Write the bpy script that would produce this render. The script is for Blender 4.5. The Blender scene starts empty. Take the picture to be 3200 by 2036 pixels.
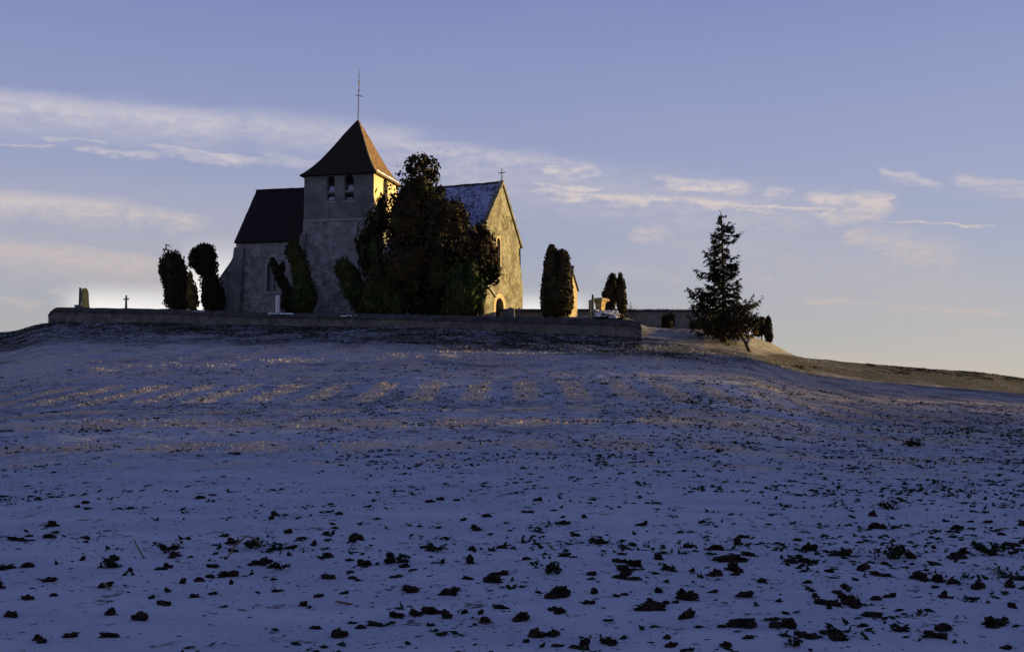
import bpy, bmesh, math, random
import numpy as np
from mathutils import Vector, Matrix
from mathutils.geometry import tessellate_polygon
R = math.radians
random.seed(7); rng = np.random.default_rng(11)
scn = bpy.context.scene
COL = scn.collection

# ------------------------------------------------------------------ camera
F = 3600.0; CX, CY = 1600.0, 1018.0          # photograph's pixel frame (3200 x 2036)
PITCH = math.atan(232/3600.0)
EYE = Vector((0, 0, 1.6))
cd = bpy.data.cameras.new('camera'); cam = bpy.data.objects.new('camera', cd); COL.objects.link(cam)
cd.sensor_width = 36; cd.lens = 36*F/3200; cd.clip_end = 20000; cd.clip_start = 0.05
cam.location = EYE; cam.rotation_euler = (R(90)+PITCH, 0, 0)
scn.camera = cam
scn.view_settings.view_transform = 'Standard'; scn.view_settings.look = 'None'
scn.view_settings.exposure = 0.7; scn.view_settings.gamma = 1.0
scn.view_settings.use_curve_mapping = False

cp, sp = math.cos(PITCH), math.sin(PITCH)
def ray(px, py):
    u = (px-CX)/F; v = (CY-py)/F
    return Vector((u, cp - v*sp, sp + v*cp))
def at(px, py, Y):
    d = ray(px, py); return EYE + d*(Y/d.y)
def proj(p):
    q = Vector(p)-EYE; w = q.y*cp+q.z*sp
    return CX+F*q.x/w, CY-F*(-q.y*sp+q.z*cp)/w

# ------------------------------------------------------------------ node expression helper
class E:
    nt = None
    def __init__(s, sock): s.s = sock
    def _m(op, *a, clamp=False):
        n = E.nt.nodes.new('ShaderNodeMath'); n.operation = op; n.use_clamp = clamp
        for i, v in enumerate(a):
            if isinstance(v, E): E.nt.links.new(v.s, n.inputs[i])
            else: n.inputs[i].default_value = float(v)
        return E(n.outputs[0])
    def __add__(a, b): return E._m('ADD', a, b)
    __radd__ = __add__
    def __sub__(a, b): return E._m('SUBTRACT', a, b)
    def __rsub__(a, b): return E._m('SUBTRACT', b, a)
    def __mul__(a, b): return E._m('MULTIPLY', a, b)
    __rmul__ = __mul__
    def __truediv__(a, b): return E._m('DIVIDE', a, b)
def mx(a, b): return E._m('MAXIMUM', a, b)
def mn(a, b): return E._m('MINIMUM', a, b)
def sat(a): return E._m('ADD', a, 0, clamp=True)
def fn(op, *a): return E._m(op, *a)
def sstep(x, a, b):
    n = E.nt.nodes.new('ShaderNodeMapRange'); n.interpolation_type = 'SMOOTHSTEP'
    E.nt.links.new(x.s, n.inputs[0]); n.inputs[1].default_value = a; n.inputs[2].default_value = b
    return E(n.outputs[0])
def vec(x, y, z=0):
    n = E.nt.nodes.new('ShaderNodeCombineXYZ')
    for i, v in enumerate((x, y, z)):
        if isinstance(v, E): E.nt.links.new(v.s, n.inputs[i])
        else: n.inputs[i].default_value = v
    return n.outputs[0]
def sep(sock):
    n = E.nt.nodes.new('ShaderNodeSeparateXYZ'); E.nt.links.new(sock, n.inputs[0])
    return [E(o) for o in n.outputs]
def noise(v, scale, det=4, rough=.55, dist=0, kind='ShaderNodeTexNoise'):
    n = E.nt.nodes.new(kind); n.inputs['Scale'].default_value = scale
    if kind == 'ShaderNodeTexNoise':
        n.inputs['Detail'].default_value = det; n.inputs['Roughness'].default_value = rough
        n.inputs['Distortion'].default_value = dist
        o = n.outputs[0]
    else:
        o = n.outputs[0]
    if v is not None: E.nt.links.new(v, n.inputs['Vector'])
    return E(o)
def mixc(f, a, b):
    n = E.nt.nodes.new('ShaderNodeMix'); n.data_type = 'RGBA'
    if isinstance(f, E): E.nt.links.new(f.s, n.inputs[0])
    else: n.inputs[0].default_value = f
    for i, v in ((6, a), (7, b)):
        if isinstance(v, (tuple, list)): n.inputs[i].default_value = (*v, 1)
        else: E.nt.links.new(v, n.inputs[i])
    return n.outputs[2]

# ------------------------------------------------------------------ sun and sky
SUN_AZ, SUN_EL = 20.0, 3.8        # azimuth measured from +X towards +Y
sd = bpy.data.lights.new('sun', 'SUN'); so = bpy.data.objects.new('sun', sd); COL.objects.link(so)
sd.energy = 5.0; sd.angle = R(0.5); sd.color = (1.0, .72, .27)
sdir = Vector((math.cos(R(SUN_AZ))*math.cos(R(SUN_EL)), math.sin(R(SUN_AZ))*math.cos(R(SUN_EL)), math.sin(R(SUN_EL))))
so.rotation_euler = sdir.to_track_quat('Z', 'Y').to_euler(); so.location = (60, 30, 40)

W = bpy.data.worlds.new('World'); scn.world = W; W.use_nodes = True
nt = W.node_tree; E.nt = nt
bg = nt.nodes['Background']
sky = nt.nodes.new('ShaderNodeTexSky'); sky.sky_type = 'NISHITA'; sky.sun_disc = False
sky.sun_elevation = R(SUN_EL); sky.sun_rotation = R(90-SUN_AZ); sky.air_density = 1.0; sky.dust_density = 0.6; sky.ozone_density = 2.0
tc = nt.nodes.new('ShaderNodeTexCoord')
dx, dy, dz = sep(tc.outputs['Generated'])
az = fn('ARCTAN2', dx, dy)*57.29578
el = fn('ARCTAN2', dz, fn('SQRT', dx*dx+dy*dy))*57.29578
def azel(px, py):
    d = ray(px, py); return math.degrees(math.atan2(d.x, d.y)), math.degrees(math.atan2(d.z, math.hypot(d.x, d.y)))
# graded clear sky by elevation, modulated by the physical sky
ramp = nt.nodes.new('ShaderNodeValToRGB'); cr = ramp.color_ramp; cr.interpolation = 'B_SPLINE'
stops = [(0, (.46, .42, .34)), (2.2, (.42, .40, .38)), (5, (.355, .365, .43)), (8, (.315, .345, .48)), (12.5, (.265, .305, .51)),
         (18.5, (.190, .240, .475)), (24, (.10, .145, .40)), (34, (.042, .067, .225)), (90, (.020, .035, .14))]
cr.elements[0].position = 0; cr.elements[0].color = (*stops[0][1], 1)
cr.elements[1].position = 1; cr.elements[1].color = (*stops[-1][1], 1)
for e_, c_ in stops[1:-1]:
    k = cr.elements.new(e_/90); k.color = (*c_, 1)
nt.links.new((el/90).s, ramp.inputs[0])
hs = nt.nodes.new('ShaderNodeHueSaturation'); hs.inputs['Saturation'].default_value = .25; nt.links.new(sky.outputs[0], hs.inputs['Color'])
skyn = mixc(.035, ramp.outputs[0], hs.outputs[0])
# clouds: streaks laid out in azimuth / elevation
V1 = vec(az*.10, el*.42, 0)
n1 = noise(V1, 1.0, 6, .62, .6)
n2 = noise(vec(az*.5, el*1.9, 3.1), 1.0, 5, .6, .3)
n3 = noise(vec(az*1.6, el*3.2, 7.7), 1.0, 4, .6, .2)
waz = az + (n2-.5)*2.0; wel = el + (n2-.5)*.75 + (n3-.5)*.3
cl = None
def streak(x0, y0, x1, y1, wt, wb, amp, rough=.5, ends=(.12, .25)):
    global cl
    a0, e0 = azel(x0, y0); a1, e1 = azel(x1, y1)
    L = math.hypot(a1-a0, e1-e0); ux, uy = (a1-a0)/L, (e1-e0)/L
    da = waz-a0; de = wel-e0
    t = (da*ux+de*uy)*(1/L); v = de*ux-da*uy          # v>0 above
    k = 1/62.8
    up = 1-sstep(v, -.15*wb*k, wt*1.5*k); dn = sstep(v, -wb*1.15*k, wt*.3*k)
    m = up*dn*sstep(t, 0, ends[0])*(1-sstep(t, 1-ends[1], 1))*amp
    if rough: m = m*(1-rough+rough*2*sstep(n3*.5+n2*.5, .34, .66))
    cl = m if cl is None else mx(cl, m)
for s in [(900, 430, 3000, 720, 90, 170, .30, .5, (.15, .3)), (1700, 620, 3300, 980, 120, 200, .20, .5, (.3, .2)), (-300, 660, 1500, 760, 160, 240, .22, .3, (.05, .4)), (-200, 275, 900, 375, 26, 130, .62, .25), (700, 365, 1400, 440, 40, 110, .50, .3), (1150, 425, 1900, 520, 26, 80, .45, .55), (-200,330,700,400,60,110,.4,.2,(.1,.4)),
          (110, 431, 350, 448, 7, 10, .62, .4), (-100, 447, 200, 458, 5, 7, .5, .4), (205, 464, 540, 490, 9, 14, .62, .4),
          (430, 451, 900, 510, 9, 26, .72, .3, (.1, .4)), (560, 490, 760, 512, 8, 12, .4, .6), (800, 480, 1060, 530, 20, 30, .4, .4),
          (-250, 585, 500, 640, 22, 110, .74, .25), (350, 635, 720, 705, 26, 80, .60, .45, (.2, .4)),
          (-250, 730, 660, 830, 30, 120, .70, .2), (200, 820, 760, 880, 60, 110, .42, .3), (-120, 915, 170, 955, 10, 22, .42, .3), (140, 900, 300, 925, 6, 16, .3, .4),
          (1690, 505, 1900, 524, 14, 62, 0.68, .8), (1640, 572, 1925, 592, 8, 12, 0.81, .5), (1640, 590, 2100, 640, 22, 30, 0.74, .8),
          (1800, 605, 2420, 640, 14, 22, 0.97, .6), (2050, 618, 2640, 664, 7, 12, 1.10, .25, (.2, .1)), (2180, 640, 2460, 672, 8, 14, 0.81, .5),
          (2010, 560, 2400, 590, 20, 34, 0.74, .7), (2390, 585, 2480, 600, 10, 30, 0.61, .7), (2490, 603, 2810, 618, 14, 66, 0.89, .5, (.25, .1)), (2540, 660, 2800, 670, 14, 60, 0.54, .6),
          (2740, 690, 3130, 712, 5, 7, 1.08, .3, (.3, .3)), (2750, 520, 2970, 575, 7, 36, 0.57, .3), (2970, 548, 3300, 580, 10, 55, 0.57, .4),
          (2620, 720, 3050, 830, 60, 90, 0.43, .7), (1950, 720, 2110, 705, 20, 60, 0.47, .7), (2230, 845, 2450, 870, 12, 30, 0.30, .6),
          (2400, 922, 3300, 985, 6, 18, 0.51, .3, (.2, .2)), (1850, 830, 2200, 880, 30, 40, 0.22, .6), (2500, 1100, 3300, 1180, 20, 60, 0.34, .2)]:
    streak(*s)
clcol = mixc(sstep(el, 4, 14), (.60, .50, .46), (.66, .61, .64))
skyc = mixc(sat(cl*1.05 + (n1-.5)*.10*sstep(el, 2, 6)*(1-sstep(el, 25, 40))), skyn, clcol)
# halo glow painted into the sky low behind the churchyard
a0 = azel(175, 960)[0]; a1 = azel(1850, 960)[0]
glow = sstep(az, a0-.4, a0+2.0)*(1-sstep(az, a1-2.0, a1+1.2))*(1-sstep(el+(n1-.5)*.8, 4.2, 5.7))
glow2 = sstep(az, azel(520, 900)[0], azel(640, 900)[0])*(1-sstep(az, azel(800, 900)[0], azel(980, 900)[0]))*(1-sstep(el, 4.8, 8.2))
skyc = mixc(sat(mx(glow*.85, glow2)), skyc, (1.0, .97, .93))
nt.links.new(skyc, bg.inputs[0]); bg.inputs[1].default_value = 0.62

# ------------------------------------------------------------------ object helpers
def link(o, parent=None):
    COL.objects.link(o)
    if parent is not None: o.parent = parent
    return o
def tag(o, label=None, cat=None, group=None, kind=None):
    if label: o['label'] = label
    if cat: o['category'] = cat
    if group: o['group'] = group
    if kind: o['kind'] = kind
    return o
def thing(name, label, cat, loc=(0, 0, 0), group=None):
    o = bpy.data.objects.new(name, None); o.location = loc; o.empty_display_size = .3
    link(o); return tag(o, label, cat, group)
class MB:
    """collects world-space geometry; build() makes ONE mesh object"""
    def __init__(s): s.v = []; s.f = []; s.mi = []; s.m = 0
    def add(s, vs, fs):
        b = len(s.v); s.v += [tuple(v) for v in vs]; s.f += [tuple(i+b for i in f) for f in fs]; s.mi += [s.m]*len(fs)
    def hexa(s, p):      # 8 pts: bottom 4 ccw, top 4 ccw
        s.add(p, [(3, 2, 1, 0), (4, 5, 6, 7), (0, 1, 5, 4), (1, 2, 6, 5), (2, 3, 7, 6), (3, 0, 4, 7)])
    def box(s, fr, x0, x1, y0, y1, z0, z1):
        s.hexa([fr(x0, y0, z0), fr(x1, y0, z0), fr(x1, y1, z0), fr(x0, y1, z0), fr(x0, y0, z1), fr(x1, y0, z1), fr(x1, y1, z1), fr(x0, y1, z1)])
    def tube(s, pts, rad, n=7, cap=True):
        pts = [Vector(p) for p in pts]; ring = []
        for i, p in enumerate(pts):
            d = (pts[min(i+1, len(pts)-1)]-pts[max(i-1, 0)]).normalized()
            a = d.orthogonal().normalized(); b = d.cross(a)
            r = rad[i] if isinstance(rad, (list, tuple)) else rad
            ring += [p + (a*math.cos(2*math.pi*k/n)+b*math.sin(2*math.pi*k/n))*r for k in range(n)]
        # keep rings aligned
        fs = []
        for i in range(len(pts)-1):
            A = ring[i*n:(i+1)*n]; B = ring[(i+1)*n:(i+2)*n]
            off = min(range(n), key=lambda o: (B[o]-A[0]-(pts[i+1]-pts[i])).length)
            fl = sum((B[(off+k) % n]-A[k]).length for k in range(n)) > sum((B[(off-k) % n]-A[k]).length for k in range(n))
            ring[(i+1)*n:(i+2)*n] = [B[(off-k) % n] if fl else B[(off+k) % n] for k in range(n)]
            fs += [(i*n+k, i*n+(k+1) % n, (i+1)*n+(k+1) % n, (i+1)*n+k) for k in range(n)]
        if cap: fs += [tuple(range(n-1, -1, -1)), tuple(range((len(pts)-1)*n, len(pts)*n))]
        s.add(ring, fs)
    def lathe(s, c, prof, n=20):
        c = Vector(c); vs = []; fs = []
        for (r, z) in prof: vs += [c+Vector((r*math.cos(2*math.pi*k/n), r*math.sin(2*math.pi*k/n), z)) for k in range(n)]
        for i in range(len(prof)-1): fs += [(i*n+k, i*n+(k+1) % n, (i+1)*n+(k+1) % n, (i+1)*n+k) for k in range(n)]
        fs += [tuple(range(n-1, -1, -1)), tuple(range((len(prof)-1)*n, len(prof)*n))]
        s.add(vs, fs)
    def grid(s, fn_, nu, nv):
        vs = [fn_(i/nu, j/nv) for j in range(nv+1) for i in range(nu+1)]
        s.add(vs, [(j*(nu+1)+i, j*(nu+1)+i+1, (j+1)*(nu+1)+i+1, (j+1)*(nu+1)+i) for j in range(nv) for i in range(nu)])
    def build(s, name, mats, parent=None, smooth=False, bevel=0):
        me = bpy.data.meshes.new(name); org = Vector(parent_world(parent))
        me.from_pydata([tuple(Vector(v)-org) for v in s.v], [], s.f); me.update()
        if not isinstance(mats, (list, tuple)): mats = [mats]
        for m in mats: me.materials.append(m)
        me.polygons.foreach_set('material_index', s.mi)
        if smooth: me.polygons.foreach_set('use_smooth', [True]*len(me.polygons))
        o = bpy.data.objects.new(name, me); link(o, parent)
        if bevel:
            b = o.modifiers.new('bevel', 'BEVEL'); b.width = bevel; b.segments = 1; b.limit_method = 'ANGLE'
        return o
def parent_world(p):
    v = Vector((0, 0, 0))
    while p is not None: v += p.location; p = p.parent
    return v
class Frame:
    def __init__(s, o, yaw):
        s.o = Vector(o); s.ax = Vector((math.cos(yaw), -math.sin(yaw), 0)); s.ay = Vector((math.sin(yaw), math.cos(yaw), 0))
    def __call__(s, x, y, z): return s.o + s.ax*x + s.ay*y + Vector((0, 0, z-s.o.z))
    def Ly(s, px, py, y):       # photo point onto the plane local y = const -> (x, z)
        d = ray(px, py); p0 = s.o+s.ay*y; t = (p0-EYE).dot(s.ay)/d.dot(s.ay); q = EYE+d*t
        return (q-s.o).dot(s.ax), q.z
    def Lx(s, px, py, x):       # onto plane local x = const -> (y, z)
        d = ray(px, py); p0 = s.o+s.ax*x; t = (p0-EYE).dot(s.ax)/d.dot(s.ax); q = EYE+d*t
        return (q-s.o).dot(s.ay), q.z
WF = Frame((0, 0, 0), 0)
def arch(x0, x1, z0, z1, pointed=False, n=10):
    """opening outline, ccw; z1 = crown"""
    w = x1-x0; c = (x0+x1)/2; pts = [(x0, z0), (x1, z0)]
    r = w/2*(1.5 if pointed else 1.0); zs = z1-r
    for k in range(n+1):
        a = math.pi*k/n; x = c+w/2*math.cos(a); h = math.sin(a)
        if pointed: h = 1-abs(math.cos(a))**1.7
        pts.append((x, zs+r*h))
    return pts
def face_holes(mb, mp, outer, holes, depth, mdepth):
    """flat face (mp maps 2D->3D at depth 0) with holes and reveals going `depth` inwards; mdepth(x,z,d)"""
    polys = [[Vector((a, b, 0)) for a, b in outer]] + [[Vector((a, b, 0)) for a, b in h] for h in holes]
    allp = [p for pl in polys for p in pl]
    tris = tessellate_polygon(polys)
    mb.add([mp(p.x, p.y, 0) for p in allp], [tuple(t) for t in tris])
    for h in holes:
        n = len(h)
        vs = [mp(a, b, 0) for a, b in h]+[mp(a, b, depth) for a, b in h]
        mb.add(vs, [(i, (i+1) % n, n+(i+1) % n, n+i) for i in range(n)])
def plate(mb, mp, pts, d0, d1):
    """extruded outline between depths d0 and d1"""
    n = len(pts)
    vs = [mp(a, b, d0) for a, b in pts]+[mp(a, b, d1) for a, b in pts]
    tris = tessellate_polygon([[Vector((a, b, 0)) for a, b in pts]])
    mb.add(vs, [tuple(t) for t in tris]+[tuple(n+i for i in reversed(t)) for t in tris]+[(i, (i+1) % n, n+(i+1) % n, n+i) for i in range(n)])
def arch_ring(mb, mp, inner, outer, d0, d1):
    n = len(inner)
    vs = [mp(a, b, d0) for a, b in inner]+[mp(a, b, d0) for a, b in outer]+[mp(a, b, d1) for a, b in inner]+[mp(a, b, d1) for a, b in outer]
    fs = []
    for i in range(1, n):
        j = (i+1) % n
        fs += [(i, j, n+j, n+i), (2*n+i, 3*n+i, 3*n+j, 2*n+j), (n+i, n+j, 3*n+j, 3*n+i), (i, 2*n+i, 2*n+j, j)]
    mb.add(vs, fs)

# ------------------------------------------------------------------ materials
def mat(name, rough=.85, spec=.25):
    m = bpy.data.materials.new(name); m.use_nodes = True; E.nt = m.node_tree
    b = m.node_tree.nodes['Principled BSDF']; b.inputs['Roughness'].default_value = rough
    b.inputs['Specular IOR Level'].default_value = spec
    return m, b
def pos():
    g = E.nt.nodes.new('ShaderNodeNewGeometry'); return g.outputs['Position'], g
def bump(b, h, strength, dist=.05):
    n = E.nt.nodes.new('ShaderNodeBump'); n.inputs['Strength'].default_value = 1.0; n.inputs['Distance'].default_value = dist
    if isinstance(strength, E): E.nt.links.new(strength.s, n.inputs['Strength'])
    else: n.inputs['Strength'].default_value = strength
    E.nt.links.new(h.s, n.inputs['Height']); E.nt.links.new(n.outputs[0], b.inputs['Normal'])
def setc(b, c):
    if isinstance(c, tuple): b.inputs['Base Color'].default_value = (*c, 1)
    else: E.nt.links.new(c, b.inputs['Base Color'])
def stone(name, light, dark, scale=1.6, mort=.5, pit=.2, bs=.7, moss=None):
    m, b = mat(name, .95, .1); P, _ = pos()
    a = noise(P, scale, 6, .65, .4); c = noise(P, scale*5, 5, .7); v = noise(P, 3.2, kind='ShaderNodeTexVoronoi'); big = noise(P, .35, 4, .6)
    col = mixc(sstep(a, .36, .62), dark, light)
    col = mixc(sstep(c, .52, .62)*mort, col, tuple(x*.22 for x in dark)); col = mixc(sstep(noise(P, scale*3.1, 5, .75), .55, .63)*mort*.55, col, tuple(min(.8, x*1.45) for x in light))
    col = mixc(sstep(big, .42, .66)*.55, col, tuple(x*.62 for x in light))
    if moss: col = mixc(sstep(noise(P, .9, 6, .7), .5, .62)*.8, col, moss)
    setc(b, col); bump(b, a*.5+c*.5+v*pit, bs, .12); return m
def simple(name, c1, c2, scale=6, rough=.85, bs=.3, dist=.02, spec=.25):
    m, b = mat(name, rough, spec); P, _ = pos(); a = noise(P, scale, 5, .6)
    setc(b, mixc(sstep(a, .35, .65), c1, c2)); bump(b, a, bs, dist); return m
M = {}
M['rubble'] = stone('rubble_stone', (.36, .35, .35), (.16, .155, .155), 1.3, .75, .35, .9)
M['gable'] = stone('gable_stone', (.36, .33, .25), (.13, .115, .085), 1.1, .8, .3, .9)
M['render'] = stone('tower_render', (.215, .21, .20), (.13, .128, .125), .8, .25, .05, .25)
M['plaster_sun'] = stone('sun_painted_plaster', (.80, .68, .42), (.64, .52, .30), .7, .2, .05, .25)  # sunlit copy of the tower wall, sunlight painted into its colour
M['dress'] = simple('dressed_stone', (.26, .25, .24), (.36, .34, .32), 4)
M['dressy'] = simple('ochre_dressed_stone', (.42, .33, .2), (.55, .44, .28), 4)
M['tile'] = None
def roofmat(name, c1, c2, snow=0, rowf=4.0, lichen=None):
    m, b = mat(name, .9, .15); P, g = pos(); x, y, z = sep(P)
    row = fn('FRACT', z*rowf+noise(P, 1.5, 2)*.25)
    br = noise(P, 7, 3, .7); a = noise(P, 1.2, 6, .65); f = noise(P, 9, 5, .7)
    col = mixc(sstep(br, .38, .62), c1, c2)
    if lichen: col = mixc(sstep(f, .46, .58)*.9, col, lichen); col = mixc(sstep(noise(P, 2.6, 5, .75), .5, .6)*.65, col, lichen)
    if snow:
        s = sstep(a*.45+f*.55, .5-.06*snow, .56-.04*snow)
        col = mixc(s, col, (.40, .45, .68))
    setc(b, col); bump(b, row*.6+br*.6+f*.5, .8, .08); return m
M['roof_dark'] = roofmat('dark_clay_tiles', (.020, .015, .016), (.034, .024, .023))
M['roof_tower'] = roofmat('tower_tiles', (.036, .026, .022), (.022, .017, .015), 0, 4, (.03, .024, .016))
M['roof_tower_sun'] = roofmat('sun_painted_lichened_tiles', (.40, .25, .13), (.15, .08, .045), 0, 4, (.075, .04, .025))  # sunlit copy of the tower tiles: warm light painted in, plus lichen mottling
M['roof_snow'] = roofmat('snow_dusted_tiles', (.035, .03, .035), (.06, .05, .05), 1.0)
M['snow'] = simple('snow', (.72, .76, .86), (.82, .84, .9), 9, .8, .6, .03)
M['oldsnow'] = simple('thin_old_snow', (.30, .31, .42), (.46, .47, .58), 14, .8, .6, .03)
M['dark'] = simple('dark_interior', (.012, .012, .014), (.02, .02, .022), 3)
M['iron'] = simple('iron', (.04, .035, .03), (.07, .06, .05), 12, .6)
M['wood'] = simple('old_door_wood', (.16, .11, .06), (.09, .06, .035), 8)
M['louvre'] = simple('slate_louvre', (.09, .08, .09), (.16, .14, .16), 8)
M['glass'] = simple('leaded_glass', (.06, .062, .07), (.11, .11, .12), 20, .3, .3, .01, .5)
M['bark'] = simple('bark', (.05, .035, .025), (.10, .07, .045), 14, .95, .8, .03)
M['white'] = simple('white_marble', (.78, .78, .78), (.86, .86, .85), 2, .5)
M['granite'] = simple('grey_granite', (.09, .085, .085), (.18, .17, .165), 22)
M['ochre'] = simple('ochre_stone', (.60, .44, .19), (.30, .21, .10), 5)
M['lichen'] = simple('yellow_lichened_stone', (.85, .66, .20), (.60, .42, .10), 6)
M['pinkstone'] = simple('reddish_stone', (.40, .2, .14), (.5, .38, .32), 5)
M['clod'] = simple('dark_soil', (.012, .008, .006), (.042, .028, .02), 18, .95, 1.0, .02, .1)
def leafmat(name, c1, c2, c3=None, scale=1.2):
    m, b = mat(name, .8, .1); P, g = pos(); a = noise(P, scale, 4, .6); f = noise(P, scale*6, 2)
    col = mixc(sstep(a*.6+f*.4, .38, .62), c1, c2)
    if c3: col = mixc(sstep(noise(P, .45, 3), .5, .6), col, c3)
    setc(b, col); return m
M['yew'] = leafmat('yew_foliage', (.010, .012, .006), (.035, .028, .012))
M['yewgreen'] = leafmat('green_yew_foliage', (.013, .022, .008), (.06, .075, .022), (.065, .058, .018))
M['yewbrown'] = leafmat('brown_cypress_foliage', (.016, .013, .007), (.075, .055, .022), (.045, .034, .014))
M['broad'] = leafmat('dark_bushy_foliage', (.011, .012, .006), (.060, .047, .018), (.07, .042, .02))
M['gold'] = leafmat('golden_cypress_foliage', (.10, .07, .02), (.16, .12, .035))
M['spruce'] = leafmat('spruce_needles', (.010, .018, .011), (.03, .04, .015), (.06, .055, .018))
M['autumn'] = leafmat('withered_orange_leaves', (.45, .25, .05), (.35, .17, .04))
M['weed'] = leafmat('weed_leaves', (.010, .016, .007), (.024, .034, .014), None, 9)
M['straw'] = simple('dry_stalk', (.14, .10, .06), (.2, .15, .09), 30)

# ------------------------------------------------------------------ terrain
def h2(ix, iy, s):
    n = (ix*374761393 + iy*668265263 + s*1442695041) & 0x7fffffff
    n = ((n ^ (n >> 13))*1274126177) & 0x7fffffff
    return ((n ^ (n >> 16)) & 0xffff)/65535.0
def vn(x, y, s=0):
    ix = np.floor(x).astype(np.int64); iy = np.floor(y).astype(np.int64); fx = x-ix; fy = y-iy
    fx = fx*fx*(3-2*fx); fy = fy*fy*(3-2*fy)
    return (h2(ix, iy, s)*(1-fx)+h2(ix+1, iy, s)*fx)*(1-fy)+(h2(ix, iy+1, s)*(1-fx)+h2(ix+1, iy+1, s)*fx)*fy
def fbm(x, y, s=0, o=4):
    r = 0; a = .5
    for k in range(o): r = r+a*(vn(x, y, s+k*17)-.5); x = x*2.03+5.1; y = y*2.03+1.7; a *= .55
    return r
def tanel(py): return np.tan(PITCH+np.arctan((CY-np.asarray(py, float))/F))
KPX = [-3000, -600, 0, 60, 100, 157, 532, 877, 1116, 1223, 1382, 1502, 1728, 2000, 2100, 2200, 2345, 2450, 2550, 2700, 2850, 3057, 3200, 3600, 6000]
KY  = [1180, 1075, 1037, 1031, 1014, 1004, 1007, 1015, 1022, 1019, 1022, 1031, 1041, 1053, 1066, 1078, 1096, 1110, 1119, 1133, 1146, 1161, 1180, 1215, 1300]
KD  = [110, 104, 101, 100.5, 100, 100, 96, 92, 90, 89, 87.5, 86, 83, 80, 79, 78, 78, 86, 94, 100, 104, 108, 110, 114, 120]
PPX = [-3000, -600, 0, 100, 157, 1950, 2025, 2180, 2300, 2412, 2460, 2500, 2600, 2700, 3200, 6000]
PZ  = [2, 5.2, 6.6, 7.6, 8.1, 8.3, 7.2, 7.0, 6.75, 6.3, 5.6, 5.2, 4.6, 4.1, 2.9, -1]
def Hs(x, y):
    x = np.asarray(x, float); y = np.asarray(y, float)
    r = np.hypot(x, y); azm = np.arctan2(x, y)
    azc = np.clip(azm, -.86, .86); px = CX+F*np.tan(azc)
    f = np.clip((1.35-np.abs(azm))/.5, 0, 1)                 # fade away outside the front sector
    yy = r*np.cos(azc)
    D = np.interp(px, KPX, KD); ez = 1.6+D*tanel(np.interp(px, KPX, KY))
    t = yy/D
    z1 = ez*np.clip(t, 0, 1)**2
    pz = np.interp(px, PPX, PZ)
    u = np.clip((yy-D)/10., 0, 1); slope = 2*ez/D
    z2 = ez + slope*10*(u-u**2/2*1.0)*.0 + (pz-ez)*(u*u*(3-2*u)) + 0*slope
    far = np.clip((yy-145)/250., 0, 1); z2 = z2*(1-far)+(-14)*far
    z = np.where(yy < D, z1, z2)
    return z*f
def H0(x, y):
    z = Hs(x, y)
    for dx_, dy_ in ((.8, 0), (-.8, 0), (0, .8), (0, -.8)): z = z+Hs(np.asarray(x)+dx_, np.asarray(y)+dy_)
    return z/5
def H(x, y):
    x = np.asarray(x, float); y = np.asarray(y, float); r = np.hypot(x, y)
    z = H0(x, y) - H0(0*x, 0*y)
    near = np.clip(1-(r-14)/20, 0, 1); mid = np.clip((r-18)/20, 0, 1)*np.clip((150-r)/30, 0, 1)
    z = z + .10*fbm(x*.5, y*.5, 3, 4) + near*.055*fbm(x*3, y*3, 9, 4) + mid*(.07*fbm(x*1.1, y*1.1, 21, 4)+.05*fbm(x*.9+y*.1, y*4, 5, 3))
    return z
def hz(x, y): return float(H(np.array([x]), np.array([y]))[0])
def ground_at(px, py):
    d = ray(px, py); ts = np.concatenate([np.arange(3, 30, .05), np.arange(30, 140, .25)])
    X = d.x/d.y*ts; Z = 1.6+d.z/d.y*ts; hh = H(X, ts); k = np.argmax(hh > Z)
    if hh[k] <= Z[k]: k = len(ts)-1
    return Vector((X[k], ts[k], float(hh[k])))

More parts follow.
